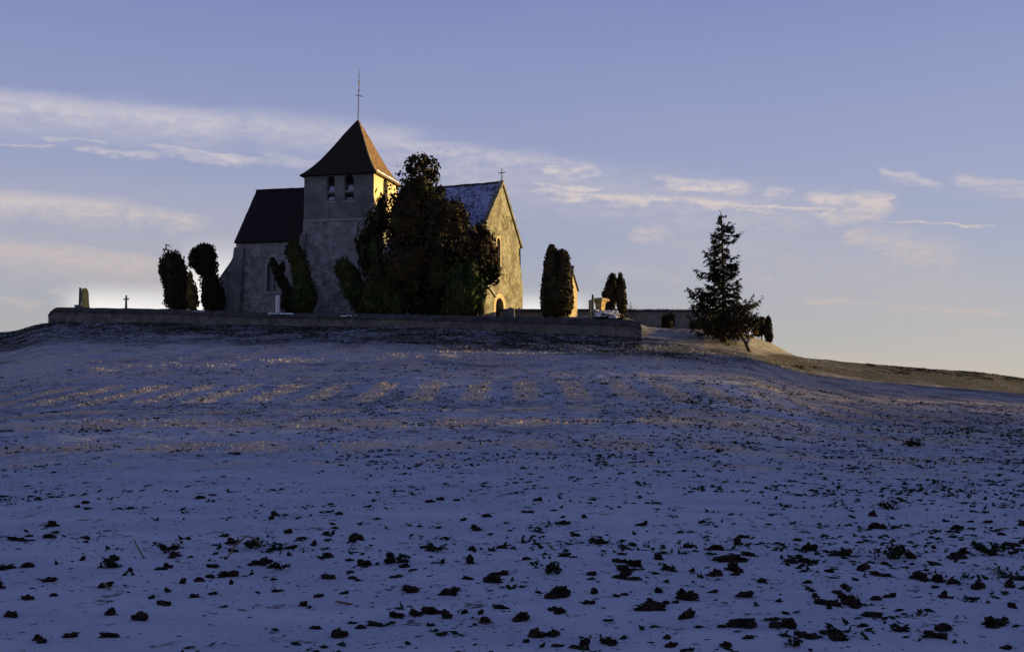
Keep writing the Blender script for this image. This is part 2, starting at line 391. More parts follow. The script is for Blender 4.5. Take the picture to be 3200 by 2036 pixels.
def build_ground():
    A = np.concatenate([np.linspace(-math.pi, -.62, 60, endpoint=False), np.linspace(-.62, .62, 760), np.linspace(.62, math.pi, 61)[1:-1]])
    rr = np.concatenate([[.5, 1.5, 3], np.geomspace(4, 125, 640), np.geomspace(130, 9000, 50)])
    AA, RR = np.meshgrid(A, rr); X = RR*np.sin(AA); Y = RR*np.cos(AA); Z = H(X, Y)
    na, nr = len(A), len(rr)
    co = np.stack([X.ravel(), Y.ravel(), Z.ravel()], 1)
    co = np.vstack([co, [[0, 0, hz(0, 0)]]])
    i = np.arange(na); j = np.arange(nr-1); I, J = np.meshgrid(i, j); I2 = (I+1) % na
    q = np.stack([J*na+I, (J+1)*na+I, (J+1)*na+I2, J*na+I2], -1).reshape(-1, 4)
    c = na*nr; tri = [(c, k, (k+1) % na) for k in range(na)]
    me = bpy.data.meshes.new('field'); nq = len(q)
    me.vertices.add(len(co)); me.vertices.foreach_set('co', co.ravel())
    loops = np.concatenate([q.ravel(), np.array(tri).ravel()]); me.loops.add(len(loops)); me.loops.foreach_set('vertex_index', loops)
    me.polygons.add(nq+na)
    st = np.concatenate([np.arange(nq)*4, nq*4+np.arange(na)*3]); me.polygons.foreach_set('loop_start', st)
    me.polygons.foreach_set('use_smooth', [True]*(nq+na)); me.update(calc_edges=True); me.validate()
    # zones of ground cover, as attributes
    px = CX+F*np.tan(np.clip(AA, -.8, .8)); YY = RR*np.cos(AA)
    w = Z-1.6; py = CY-F*(-YY*sp+w*cp)/np.maximum(YY*cp+w*sp, .1); py = np.where(np.abs(AA) < .7, py, 3000)
    D = np.interp(px, KPX, KD); edge = np.interp(px, KPX, KY)
    bw = np.interp(px, [0, 900, 1500, 2100, 2400, 3200], [66, 60, 66, 60, 46, 70])
    nzz = fbm(X*.25, Y*.25, 40, 4)*60
    bank = np.clip(1-(py-edge-bw*.75+nzz)/(bw*.5), 0, 1)*(py > 990)
    mpx = np.clip((px-1980)/160, 0, 1)*np.clip((3300-px)/200, 0, 1)
    mb_ = np.interp(px, [2000, 2200, 2400, 2500, 2600, 3000, 3300], [1054, 1092, 1110, 1118, 1112, 1141, 1168])
    mound = mpx*np.interp(px, [2400, 2600], [1, .6])*np.clip((mb_-1-py+nzz*.6)/22, 0, 1)
    bank = bank*(1-mound)
    rough = np.clip((px-2050-(py-1100)*1.5)/350, 0, 1)*np.clip((1400-py)/160, 0, 1)
    tx = np.interp(py, [1180, 1215, 1260, 1330, 1345], [2230, 2290, 2400, 2550, 2580])
    track = np.exp(-((px-tx)/np.interp(py, [1180, 1330], [10, 24]))**2)*((py > 1182) & (py < 1335))
    for nm, a in (('bank', bank), ('mound', mound), ('rough', rough), ('track', track)):
        at_ = me.attributes.new(nm, 'FLOAT', 'POINT'); at_.data.foreach_set('value', np.append(a.ravel(), 0).astype(np.float32))
    m, b = mat('frosted_field', .9, .15); P, g = pos(); x, y, z = sep(P)
    def attr(n_):
        k = E.nt.nodes.new('ShaderNodeAttribute'); k.attribute_name = n_; return E(k.outputs['Fac'])
    bk, mo, ro, tr = attr('bank'), attr('mound'), attr('rough'), attr('track')
    nA = noise(P, 2.6, 6, .68, .5); nB = noise(P, 9, 5, .7, .4); nC = noise(vec(x*.35, y*1.0, z), 1.1, 5, .62); nBig = noise(P, .16, 4, .6)
    nL = noise(vec(x*1.2, y*6, 0), 1, 4, .6)
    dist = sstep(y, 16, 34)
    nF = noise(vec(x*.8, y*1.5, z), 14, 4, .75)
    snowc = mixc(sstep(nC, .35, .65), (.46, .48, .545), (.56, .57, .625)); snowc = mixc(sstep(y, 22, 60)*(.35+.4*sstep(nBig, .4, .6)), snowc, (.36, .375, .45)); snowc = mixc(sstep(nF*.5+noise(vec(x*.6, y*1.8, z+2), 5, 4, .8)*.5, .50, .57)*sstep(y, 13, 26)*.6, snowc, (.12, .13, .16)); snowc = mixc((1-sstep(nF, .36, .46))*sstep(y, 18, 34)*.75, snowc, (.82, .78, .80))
    # bare soil showing through
    th = nA*.5+nB*.5
    soil = sstep(th, .56, .61)*.85
    soilm = sstep(th*.5+noise(vec(x*.7, y*1.5, z+9), 3.6, 5, .8, .3)*.5+(nBig-.5)*.2+ro*.02, .50, .555)*sstep(y, 15, 34)*.85
    soilb = sstep(th+(nBig-.5)*.2+(ro*.03), .43, .50)*mx(bk, ro*.5); s_r = sstep(th+(nBig-.5)*.3, .42, .54)*ro*.62  # rough right side: soil speckle thickened to paint in shade missing there
    s = mx(mx(soil, soilm), mx(soilb, s_r))
    # drilled rows of pale stubble, grazing sunlight painted into their colour: passes along y, crossed by bands
    row = fn('SINE', x*3.2+(noise(P, .3, 2)-.5)*1.6)*.5+.5
    yj = y+(nC-.5)*1.6
    def bnd(c, w, f): return 1-sstep(fn('ABSOLUTE', yj-c), w, w+f)
    blocks = bnd(46, 4.2, 1.6)*sstep(row+(nA-.5)*.5+(nBig-.5)*.5, .42, .62)
    lines = mx(mx(bnd(37.2, .35, .9)*.9, bnd(32.8, .9, 1.2)), mx(bnd(25.4, .7, .9), bnd(21.6, .15, .5)*.6))*sstep(noise(vec(x*.45, y*.2, 0), 1, 3)+(row-.5)*.2, .43, .54)
    dash = mx(mx(blocks, lines)*(1-sstep(x-y*.30, -3, 5)), (sstep(y, 51, 56)*.8)*sstep(noise(vec(x*.5, y*.5, 0), 1, 5)+(row-.5)*.08, .40, .58))*(1-bk)
    nG = noise(vec(x*.7, y*1.6, z+4), 4.2, 5, .8, .3)
    sun_stub = dash*(sstep(nG*.6+nB*.4, .47, .53)*.7+.3)
    col = mixc(s, snowc, mixc(sstep(nB, .4, .6), (.028, .024, .016), (.075, .06, .03)))
    col = mixc(sun_stub, col, mixc(sstep(nF, .45, .62), (.74, .57, .44), (1.0, .82, .64)))
    grass = mixc(sstep(nA, .4, .62), (.25, .22, .17), (.12, .105, .08))
    grass = mixc(sstep(noise(P, .35, 4), .55, .65)*.7, grass, (.11, .10, .045))
    grass = mixc(sstep(nC*.4+nF*.6, .46, .56)*sstep(x, 0, 1)*(1-sstep(x, 22, 34)*.6)*.75, grass, (.46, .43, .40))
    col = mixc(mo*.95, col, grass)
    col = mixc(tr*.6, col, (.62, .65, .76))
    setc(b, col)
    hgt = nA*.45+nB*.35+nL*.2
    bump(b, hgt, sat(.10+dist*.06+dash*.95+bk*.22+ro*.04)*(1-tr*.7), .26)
    me.materials.append(m)
    o = bpy.data.objects.new('field', me); link(o); o['kind'] = 'structure'
build_ground()

# ------------------------------------------------------------------ foliage builder
def mesh_np(name, V, Fq, mats, parent, k=4, extra=None):
    me = bpy.data.meshes.new(name); V = V-np.array(parent_world(parent))
    nv, nf = len(V), len(Fq)
    loops = Fq.ravel(); st = np.arange(nf)*k
    if extra is not None:
        eV, eF = extra; eV = eV-np.array(parent_world(parent)); loops = np.concatenate([loops, (eF+nv).ravel()])
        st = np.concatenate([st, nf*k+np.arange(len(eF))*eF.shape[1]]); V = np.vstack([V, eV]); nf += len(eF)
    me.vertices.add(len(V)); me.vertices.foreach_set('co', V.ravel()); me.loops.add(len(loops)); me.loops.foreach_set('vertex_index', loops.astype(np.int32))
    me.polygons.add(nf); me.polygons.foreach_set('loop_start', st.astype(np.int32)); me.update(calc_edges=True); me.validate()
    for m in (mats if isinstance(mats, (list, tuple)) else [mats]): me.materials.append(m)
    o = bpy.data.objects.new(name, me); link(o, parent); return o
def ico(sub):
    bm = bmesh.new(); bmesh.ops.create_icosphere(bm, subdivisions=sub, radius=1); bm.verts.ensure_lookup_table()
    v = np.array([p.co[:] for p in bm.verts]); f = np.array([[q.index for q in t.verts] for t in bm.faces]); bm.free(); return v, f
ICO3 = ico(3); ICO2 = ico(2)
def n3(v, s, f):       # cheap lumpy 3D noise from planes
    return (fbm(v[:, 0]*f+s, v[:, 1]*f-s, int(s) % 97, 3)+fbm(v[:, 1]*f+s*2, v[:, 2]*f+s, int(s) % 89+5, 3)+fbm(v[:, 2]*f-s, v[:, 0]*f+s*3, int(s) % 83+9, 3))
def _d(): pass
def leaves(P, size, up=.0, asp=1.6, jit=.5, axis=None):
    n = len(P); a = rng.normal(size=(n, 3)); a[:, 2] += up*2.2
    if axis is not None: a = a*.5+axis*2
    a /= np.linalg.norm(a, axis=1)[:, None]
    b = rng.normal(size=(n, 3)); b = np.cross(a, b); b /= np.linalg.norm(b, axis=1)[:, None]
    s = size*(1+jit*rng.uniform(-1, 1, n)); a = a*(s*asp)[:, None]; b = b*(s*.5)[:, None]
    V = np.stack([P-a*.5, P+b, P+a*.5, P-b], 1).reshape(-1, 3); Fq = np.arange(4*n).reshape(-1, 4)
    return V, Fq
def crown(blobs, D, matl, parent, mincore=0, size=.16, dens=1.0, up=.3, core=.86, shell=(.78, 1.1), asp=1.6, lump=.22, name='crown', deep=1.0):
    Ps = []; CV = []; CF = []; nb = 0
    for b in blobs:
        px, py, rx, ry = b[:4]; dd = b[4] if len(b) > 4 else 0; tilt = b[5] if len(b) > 5 else 0
        d = D+dd; c = at(px, py, d); k = d/F*1.01; Rx, Rz = rx*k, ry*k; Ry = (Rx if Rx < Rz*1.2 else (Rx+Rz)/2)*.95*deep
        area = 4*math.pi*((Rx*Ry)**1.6/3+(Rx*Rz)**1.6/3+(Ry*Rz)**1.6/3)**(1/1.6)
        n = int(area*dens*1.9/(size*size*asp)) + 30; n = min(n, 30000)
        u = rng.normal(size=(n, 3)); u /= np.linalg.norm(u, axis=1)[:, None]
        seed = rng.uniform(1, 90)
        rad = rng.uniform(shell[0], shell[1], n)*(1+lump*2.2*n3(u*np.array([Rx, Ry, Rz])/max(.5, min(Rx, Rz)), seed, 1.7))
        def fix(q):
            q = q*np.array([Rx, Ry, Rz]); sh = math.tan(R(tilt)); q = q.copy(); q[:, 0] += q[:, 2]*sh; return q+np.array(c)
        Ps.append(fix(u*rad[:, None]))
        if core and min(Rx, Rz) > mincore:
            v, f = ICO3; vv = v*(core*(1+lump*2.2*n3(v*np.array([Rx, Ry, Rz])/max(.5, min(Rx, Rz)), seed, 1.7)))[:, None]
            CV.append(fix(vv)); CF.append(f+nb); nb += len(v)
    P = np.vstack(Ps); V, Fq = leaves(P, size, up, asp)
    return mesh_np(name, V, Fq, matl, parent, 4, (np.vstack(CV), np.vstack(CF)) if core else None)
def trunk(pts, rad, parent, name='trunk', n=8):
    mb = MB(); mb.tube(pts, rad, n); return mb.build(name, M['bark'], parent, True)
def limbs(base, tips, r, parent, name='limb'):
    mb = MB()
    for t in tips:
        m = (Vector(base)+Vector(t))*.5+Vector((random.uniform(-.3, .3), random.uniform(-.3, .3), .1)); mb.tube([base, m, t], [r, r*.6, r*.25], 5)
    return mb.build(name, M['bark'], parent, True)
def shrub_tree(name, label, cat, blobs, D, matl, base, group=None, topr=.55, **kw):
    """base=(px,py) foot of the trunk in the photograph; crown from blobs"""
    g = at(base[0], base[1], D); z = hz(g.x, g.y); g.z = z
    t = thing(name, label, cat, g, group)
    top = at(blobs[0][0], blobs[0][1], D)
    w = .16 if name != 'bush' else .06
    m = g.lerp(top, .5); m.x += .1
    trunk([g-Vector((0, 0, .2)), m, top], [w, w*.8, w*.5], t)
    crown(blobs, D, matl, t, **kw)
    return t
YG = 'clipped yews and cypresses in the churchyard'

# ------------------------------------------------------------------ church
TF = Frame(at(1168, 620, 100), R(13))       # tower/chancel frame: origin on the tower's front right corner
ch = thing('church', 'old stone village church with pyramid roofed bell tower and sunlit west gable on the hilltop', 'church', TF(-3, 3, 8.6))
GZ = 8.2
W_T = -TF.Ly(951, 560, 0)[0]                # tower width
zE = TF.Ly(1060, 541, 0)[1]; zS = TF.Ly(1040, 685, 0)[1]
def mpF(y0): return lambda x, z, d: TF(x, y0+d, z)
def mpR(fr, x0): return lambda y, z, d: fr(x0-d, y, z)
# --- tower upper stage
def holes_from(fr, y, lst, pointed=False):
    r = []
    for (x0, y0, x1, y1) in lst:
        a, zb = fr.Ly(x0, y1, y); b, zt = fr.Ly(x1, y0, y); r.append(arch(a, b, zb, zt, pointed))
    return r
bel = holes_from(TF, 0, [(1021, 549, 1046, 629), (1076, 545, 1106, 627)])
mb = MB()
face_holes(mb, mpF(0), [(-W_T, zS), (0, zS), (0, zE), (-W_T, zE)], bel, .55, None)
mb.add([TF(-W_T, 0, zS), TF(-W_T, W_T, zS), TF(-W_T, W_T, zE), TF(-W_T, 0, zE)], [(0, 1, 2, 3)])
mb.add([TF(-W_T, W_T, zS), TF(0, W_T, zS), TF(0, W_T, zE), TF(-W_T, W_T, zE)], [(0, 1, 2, 3)])
tw = mb.build('belfry_wall', M['render'], ch)
ry0, rz0 = TF.Lx(1197, 628, 0); ry1, rz1 = TF.Lx(1212, 560, 0)
hr = arch(ry0, ry1, rz0-.1, rz1)
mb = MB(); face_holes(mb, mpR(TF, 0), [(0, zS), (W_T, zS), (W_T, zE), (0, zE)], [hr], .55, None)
tag(mb.build('belfry_wall', M['plaster_sun'], ch), 'plastered belfry wall with ochre sunlight painted into its colour')
mb = MB(); mb.box(TF, -W_T+.56, -.56, .57, W_T-.3, zS+.2, zE-.1); mb.build('bell_chamber', M['dark'], ch)
for i, h in enumerate(bel):
    x0, x1 = h[0][0], h[1][0]; zb = h[0][1]; zt = max(p[1] for p in h)
    fr_ = MB(); fr_.box(TF, x0-.12, x1+.12, -.05, .3, zb-.14, zb); w_ = fr_.build('belfry_window', M['dress'], ch)
    lv = MB(); hh = zt-zb
    for k, zz in enumerate((zb+.12*hh, zb+.36*hh, zb+.6*hh)):
        lv.hexa([TF(x0, .22, zz-.22), TF(x1, .22, zz-.22), TF(x1, .5, zz+.1), TF(x0, .5, zz+.1), TF(x0, .22, zz-.17), TF(x1, .22, zz-.17), TF(x1, .5, zz+.16), TF(x0, .5, zz+.16)])
    lv.build('louvre', M['louvre'], w_)
    for (fa, fb, fc, fd) in ((.14, .9, .06, .22), (.18+.12*i, .95, .42, .62)):
        sn = MB(); za, zb2 = zb+fc*hh, zb+fd*hh; xa, xb = x0+(x1-x0)*fa, x0+(x1-x0)*fb
        if i and fc < .3: zb2 = za+.12
        nn = 10; top = [(xa+(xb-xa)*k/nn, za+(zb2-za)*(math.sin(math.pi*(k+.6)/(nn+1.2))**.7)*random.uniform(.85, 1)) for k in range(nn+1)]
        plate(sn, mpF(0), [(xb, za), ]+[(a, b) for a, b in reversed(top)]+[(xa, za)], .2, .34)
        sn.build('snow_cap', M['oldsnow'], w_)
    tr_ = MB(); tr_.box(TF, x0-.02, x1+.02, .08, .3, zb+.36*hh-.05, zb+.36*hh+.09); tr_.build('transom', M['dress'], w_)
mb = MB(); xx0, xx1 = hr[0][0], hr[1][0]
mb.box(Frame(TF(0, 0, 0), R(13)), -.3, -.25, xx0, xx1, hr[0][1], rz1-.2); mb.build('belfry_window', M['dark'], ch)
# putlog holes / patches
# --- string course
mb = MB(); mb.box(TF, -W_T-.02, .1, -.14, .05, zS-.16, zS); mb.box(TF, -.04, .14, .05, W_T, zS-.16, zS)
mb.build('string_course', M['dress'], ch)
# --- tower lower stage, battered
def battered():
    mb = MB(); nz = 14
    def off(t): return .06+.95*(t**2.0)*.9+.1*t
    fn4 = lambda u, v: None
    for side in range(4):
        def pt(u, v):
            z = zS-.16-(zS-.16-GZ)*v; o = off(v)*(1.0 if side != 0 else .9)
            x0, x1, y0, y1 = -W_T-o, off(v)*.8, -off(v)*.7, W_T+.1
            c = [(x0, y0), (x1, y0), (x1, y1), (x0, y1)]; a, b = c[side], c[(side+1) % 4]
            p = TF(a[0]+(b[0]-a[0])*u, a[1]+(b[1]-a[1])*u, z)
            return p
        mb.grid(pt, 12, nz)
    return mb
battered().build('tower_base_wall', M['rubble'], ch)
# left corner buttress of the tower
mb = MB(); zt = zS-1.2
mb.hexa([TF(-W_T-1.15, -1.0, GZ), TF(-W_T-.2, -1.15, GZ), TF(-W_T-.2, .4, GZ), TF(-W_T-1.15, .4, GZ), TF(-W_T-.2, -.25, zt), TF(-W_T+.3, -.28, zt), TF(-W_T+.3, .3, zt), TF(-W_T-.2, .3, zt)])
mb.build('buttress', M['render'], ch)
# --- tower roof: bell-cast pyramid
apx, apz = TF.Ly(1119, 373, W_T/2); eo = .32
ap = TF(apx, W_T/2, apz); zr = zE-.05
def roof_side(c0, c1):
    def g(u, v):
        e = v                                   # 0 at eaves, 1 at apex
        fl = (1-e)**5*.75                       # flare
        a = Vector(c0).lerp(Vector(c1), u)
        p = a.lerp(ap, e); cc = TF(-W_T/2, W_T/2, 0)
        prof = e*.88+.12*e*e if e < 1 else 1
        base = a + (ap-a)*e; z = zr+(apz-zr)*(e+ -.13*math.sin(math.pi*min(1, e))*(1-e))
        r = 1-e; q = Vector((ap.x+(a.x-ap.x)*r, ap.y+(a.y-ap.y)*r, z))
        q.z += .035*float(fbm(np.array([u*23.]), np.array([v*17.]), 3)[0])*2
        return q
    return g
cs = [TF(-W_T-eo, -eo, zr), TF(eo, -eo, zr), TF(eo, W_T+eo, zr), TF(-W_T-eo, W_T+eo, zr)]
mb = MB()
for k in (0, 2, 3): mb.m = 0; mb.grid(roof_side(cs[k], cs[(k+1) % 4]), 26, 26)
mb.add([c-Vector((0, 0, .12)) for c in cs], [(0, 1, 2, 3)])
for k in (0, 2, 3): a, b = cs[k], cs[(k+1) % 4]; mb.add([a-Vector((0, 0, .12)), b-Vector((0, 0, .12)), b, a], [(0, 1, 2, 3)])
mb.build('tower_roof', M['roof_tower'], ch, True)
mb = MB(); mb.grid(roof_side(cs[1], cs[2]), 26, 26); mb.add([cs[1]-Vector((0, 0, .12)), cs[2]-Vector((0, 0, .12)), cs[2], cs[1]], [(0, 1, 2, 3)])
tag(mb.build('tower_roof', M['roof_tower_sun'], ch, True), 'sunward slope of the tower roof, sunlight painted into its brown lichened tiles')
mb = MB(); g1 = roof_side(cs[1], cs[2])       # hip and snow line along the eaves
mb.tube([g1(0, v/12)+Vector((.0, -.0, .03)) for v in range(1, 12)], .07, 6)
mb.build('hip_tiles', M['ochre'], ch, True)
mb = MB(); n_ = 24
def snowedge(u, v):
    p = g1(.04+.92*u, .0+.075*v*(.6+.8*float(vn(np.array([u*9.]), np.array([.5]), 4)[0]))); return p+Vector((.03, -.01, .05))
mb.grid(snowedge, n_, 3); mb.build('snow_cap', M['snow'], ch, True)
# --- spire rod with cross and weathercock
rod = MB(); p0 = ap-Vector((0, 0, .2)); Yr = ap.y
p1 = at(1122, 212, Yr); pc = at(1121, 299, Yr)
rod.tube([p0, pc, at(1122, 255, Yr), p1], [.05, .04, .03, .015], 6); rd = rod.build('finial_rod', M['iron'], ch)
mb = MB(); mb.tube([at(1111, 297, Yr-.1), at(1132.5, 302, Yr+.2)], .04, 5); mb.build('cross_arm', M['iron'], rd)
mb = MB(); mb.lathe(at(1121.5, 283, Yr), [(.02, -.12), (.07, -.05), (.07, .05), (.02, .12)], 8)
mb.build('knob', M['iron'], rd, True)
mb = MB(); mb.lathe(at(1122, 237, Yr), [(.02, -.1), (.05, 0), (.02, .1)], 8); mb.build('knob', M['iron'], rd, True)
mb = MB(); c = at(1122, 261, Yr)
ck = [(-.16, -.05), (-.05, -.2), (.05, -.2), (.12, -.02), (.1, .1), (.16, .26), (.04, .18), (0, .02), (-.08, .04), (-.2, .2), (-.22, .02)]
plate(mb, lambda x, z, d: c+Vector((x*.35+d*.6, x*.85+d*.0, z)), ck, -.02, .02); mb.build('weathercock', M['iron'], rd)

# --- chancel (left of the tower)
cw = 7.6; yF = .35; yB = yF+cw
xL = TF.Ly(737, 800, yF)[0]; zC = TF.Ly(850, 752, yF)[1]; xR = -W_T+.3
zRidge = TF.Ly(880, 593, (yF+yB)/2)[1]
win = holes_from(TF, yF, [(834, 801, 872, 911)], True)
mb = MB(); face_holes(mb, mpF(yF), [(xL, GZ), (xR, GZ), (xR, zC+.1), (xL, zC+.1)], win, .35, None)
mb.add([TF(xL, yF, GZ), TF(xL, yB, GZ), TF(xL, yB, zC), TF(xL, (yF+yB)/2, zRidge-.2), TF(xL, yF, zC+.1)], [(0, 1, 2, 3, 4)])
mb.add([TF(xL, yB, GZ), TF(xR, yB, GZ), TF(xR, yB, zC), TF(xL, yB, zC)], [(0, 1, 2, 3)])
mb.build('chancel_wall', M['rubble'], ch)
zPl = TF.Ly(800, 921, yF)[1]
mb = MB(); mb.box(TF, xL+.5, xR-.6, yF-.14, yF-.003, GZ, zPl); mb.hexa([TF(xL+.5, yF-.17, zPl), TF(xR-.6, yF-.17, zPl), TF(xR-.6, yF-.003, zPl), TF(xL+.5, yF-.003, zPl), TF(xL+.5, yF-.03, zPl+.16), TF(xR-.6, yF-.03, zPl+.16), TF(xR-.6, yF-.003, zPl+.16), TF(xL+.5, yF-.003, zPl+.16)])
mb.build('plinth', M['rubble'], ch)
h = win[0]; x0, x1, zb = h[0][0], h[1][0], h[0][1]; zt = max(p[1] for p in h)
big = arch(x0-.22, x1+.22, zb, zt+.28, True)
wf = MB(); arch_ring(wf, mpF(yF), h, big, -.05, .1); wf.box(TF, x0-.25, x1+.25, yF-.1, yF+.05, zb-.16, zb)
wo = wf.build('window_frame', M['dress'], ch)
pm = MB(); pm.box(TF, x0-.02, x1+.02, yF+.3, yF+.34, zb, zt)
pm.build('pane', M['glass'], wo)
lm = MB(); xm = (x0+x1)/2; lm.box(TF, xm-.05, xm+.05, yF+.2, yF+.3, zb, zt-.05)
for k in range(1, 6): lm.box(TF, x0, xm-.05, yF+.26, yF+.29, zb+k*.45, zb+k*.45+.03); lm.box(TF, xm+.05, x1, yF+.26, yF+.29, zb+k*.45, zb+k*.45+.03)
lm.build('mullion', M['granite'], wo)
# roof of the chancel
def slab(fr, pts, th, matl, name, nu=30, nv=20, amp=.05, par=ch, sag=0):
    """pts: eave0, eave1, ridge1, ridge0 (world)"""
    a, b, c, d = [Vector(p) for p in pts]; nrm = (b-a).cross(d-a).normalized()
    if nrm.z < 0: nrm = -nrm
    mb = MB()
    def top(u, v):
        p = a.lerp(b, u).lerp(d.lerp(c, u), v); k = float(fbm(np.array([u*19.]), np.array([v*13.]), 6)[0])
        return p+nrm*(k*amp)-Vector((0, 0, sag*math.sin(math.pi*u)*v))
    mb.grid(top, nu, nv)
    mb.grid(lambda u, v: top(u, v)-nrm*th, 1, 1)
    for uv in (lambda t, s: (t, 0, s), lambda t, s: (t, 1, s), lambda t, s: (0, t, s), lambda t, s: (1, t, s)):
        mb.grid(lambda t, s: (lambda q: top(q[0], q[1])-nrm*(th*q[2]))(uv(t, s)), 20, 1)
    return mb.build(name, matl, par, True)
yM = (yF+yB)/2; ev = .3
xe = TF.Ly(731, 757, yF-ev)[0]; ze = TF.Ly(731, 757, yF-ev)[1]
xr = TF.Ly(801, 594, yM)[0]
slab(TF, [TF(xe, yF-ev, ze), TF(xR+.05, yF-ev, ze), TF(xR+.3, yM, zRidge), TF(xr, yM, zRidge)], .16, M['roof_dark'], 'chancel_roof')
slab(TF, [TF(xe, yB+ev, ze), TF(xR+.05, yB+ev, ze), TF(xR+.3, yM, zRidge), TF(xr, yM, zRidge)], .16, M['roof_dark'], 'chancel_roof')
mb = MB(); mb.tube([TF(xr+(xR-xr)*k/12, yM, zRidge+.04+random.uniform(-.015, .015)) for k in range(13)], .09, 6); mb.build('ridge_tiles', M['roof_dark'], ch, True)
# stepped corner buttress, curving out to the left
mb = MB()
def Lp(px, py): return TF.Ly(px, py, yF-.4)
prof = [(737, 772), (717, 816), (684, 862), (688, 985)]
pr = [Lp(*p) for p in prof]; xi = Lp(757, 900)[0]
outl = [(xi, GZ-.1), (xi, pr[0][1])]+[(p[0], p[1]) for p in pr[:3]]+[(pr[2][0]-.05, GZ-.1)]
plate(mb, mpF(0), outl, yF-.15, yF+.75); mb.build('buttress', M['rubble'], ch)
mb = MB(); x0 = Lp(713, 900)[0]; x1 = Lp(757, 900)[0]; zt = Lp(740, 772)[1]
mb.hexa([TF(x0, yF-1.15, GZ), TF(x1, yF-1.15, GZ), TF(x1, yF-.16, GZ), TF(x0, yF-.16, GZ), TF(x0+.45, yF-.28, zt), TF(x1, yF-.28, zt), TF(x1, yF-.16, zt), TF(x0+.45, yF-.16, zt)])
mb.build('buttress', M['render'], ch)

# --- nave (right of the tower)
NF = Frame(at(1570, 700, 97.5), R(24))       # origin on the west gable, below its apex
ay, azp = NF.Lx(1570, 574, 0)
yl, zl = NF.Lx(1490, 768, 0); yr_, zr_ = NF.Lx(1626, 766, 0)
ylb, _ = NF.Lx(1489, 950, 0); yrb, _ = NF.Lx(1632, 970, 0)
zN = min(zl, zr_)
wl = NF.Lx(1552, 835, 0); wr = NF.Lx(1563, 745, 0)
slot = arch(wl[0], wr[0], wl[1], wr[1])
dl = NF.Lx(1544, 992, 0); dr = NF.Lx(1569, 933, 0)
door = arch(dl[0], dr[0], GZ+.05, dr[1])
mb = MB()
mpG = mpR(NF, 0)
face_holes(mb, mpG, [(ylb, GZ-.2), (yrb, GZ-.2), NF.Lx(1634, 905, 0), NF.Lx(1629, 850, 0), NF.Lx(1621, 785, 0), (yr_, zr_), (ay, azp), (yl, zl)], [slot, door], .5, None)
NL = 8.6
zl2 = zl
mb.add([NF(0, ylb, GZ-.2), NF(-NL, ylb, GZ-.2), NF(-NL, yl, zl), NF(0, yl, zl)], [(0, 1, 2, 3)])
mb.add([NF(0, yrb, GZ-.2), NF(-NL, yrb, GZ-.2), NF(-NL, yr_, zr_), NF(0, yr_, zr_)], [(0, 1, 2, 3)])
mb.add([NF(-NL, ylb, GZ), NF(-NL, yrb, GZ), NF(-NL, yr_, zr_), NF(-NL, ay, azp), NF(-NL, yl, zl)], [(0, 1, 2, 3, 4)])
tag(mb.build('nave_wall', M['gable'], ch), 'weathered nave with sunlit west gable')
def dirn(a, b): v = Vector((b[0]-a[0], b[1]-a[1])); return v.normalized()
dL = dirn((ay, azp), (yl, zl)); dR = dirn((ay, azp), (yr_, zr_))
eL = (yl+dL[0]*.25, zl+dL[1]*.25); eR = (yr_+dR[0]*.3, zr_+dR[1]*.3)
slab(NF, [NF(-NL, eL[0], eL[1]+.12), NF(-.3, eL[0], eL[1]+.12), NF(-.3, ay, azp+.1), NF(-NL, ay, azp+.1)], .14, M['roof_snow'], 'nave_roof', 40, 24, .07)
slab(NF, [NF(-NL, eR[0], eR[1]+.12), NF(-.3, eR[0], eR[1]+.12), NF(-.3, ay, azp+.1), NF(-NL, ay, azp+.1)], .14, M['roof_snow'], 'nave_roof', 40, 24, .07)
mb = MB(); mb.tube([NF(-NL+(NL-.3)*k/16, ay, azp+.12+random.uniform(-.03, .03)) for k in range(17)], .1, 6); mb.build('ridge_tiles', M['roof_dark'], ch, True)
mb = MB()                                    # raking coping on the gable
for (e, dd) in ((eL, dL), (eR, dR)):
    nx, nz = (-dd[1], dd[0]); s_ = 1 if nz > 0 else -1; nx, nz = nx*s_, nz*s_
    q = [(e[0], e[1]-.05), (ay, azp-.05), (ay, azp+.28), (e[0]+nx*.22, e[1]+nz*.22)]
    plate(mb, mpG, q, -.12, .3)
mb.build('gable_coping', M['gable'], ch)
cc_ = NF(-.05, ay, azp+.2)
mb = MB(); mb.tube([cc_, cc_+Vector((0, 0, 1.15))], [.055, .03], 6); cx_ = mb.build('gable_cross', M['iron'], ch)
mb = MB(); mb.tube([cc_+Vector((-.3, .12, .75)), cc_+Vector((.3, -.12, .75))], .035, 5); mb.build('cross_arm', M['iron'], cx_)
mb = MB(); mb.lathe(cc_+Vector((0, 0, .0)), [(.12, -.1), (.14, .02), (.06, .12), (.06, .2)], 8); mb.build('cross_base', M['dress'], cx_)
mb = MB(); mb.box(NF, -.45, -.4, slot[0][0], slot[1][0], slot[0][1], wr[1]); mb.build('pane', M['glass'], ch)
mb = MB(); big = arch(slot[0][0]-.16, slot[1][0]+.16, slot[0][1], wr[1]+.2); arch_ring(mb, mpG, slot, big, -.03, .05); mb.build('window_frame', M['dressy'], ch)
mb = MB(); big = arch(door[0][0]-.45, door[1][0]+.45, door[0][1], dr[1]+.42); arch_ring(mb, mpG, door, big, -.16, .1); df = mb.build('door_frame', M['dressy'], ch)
mb = MB(); plate(mb, mpG, arch(door[0][0]-.01, door[1][0]+.01, door[0][1], dr[1]), .34, .42); dm = mb.build('door', M['wood'], ch)
mb = MB(); ym = (door[0][0]+door[1][0])/2
for k in range(-2, 3): mb.box(NF, -.335, -.30, ym+k*.2-.012, ym+k*.2+.012, GZ+.1, dr[1]-.35)
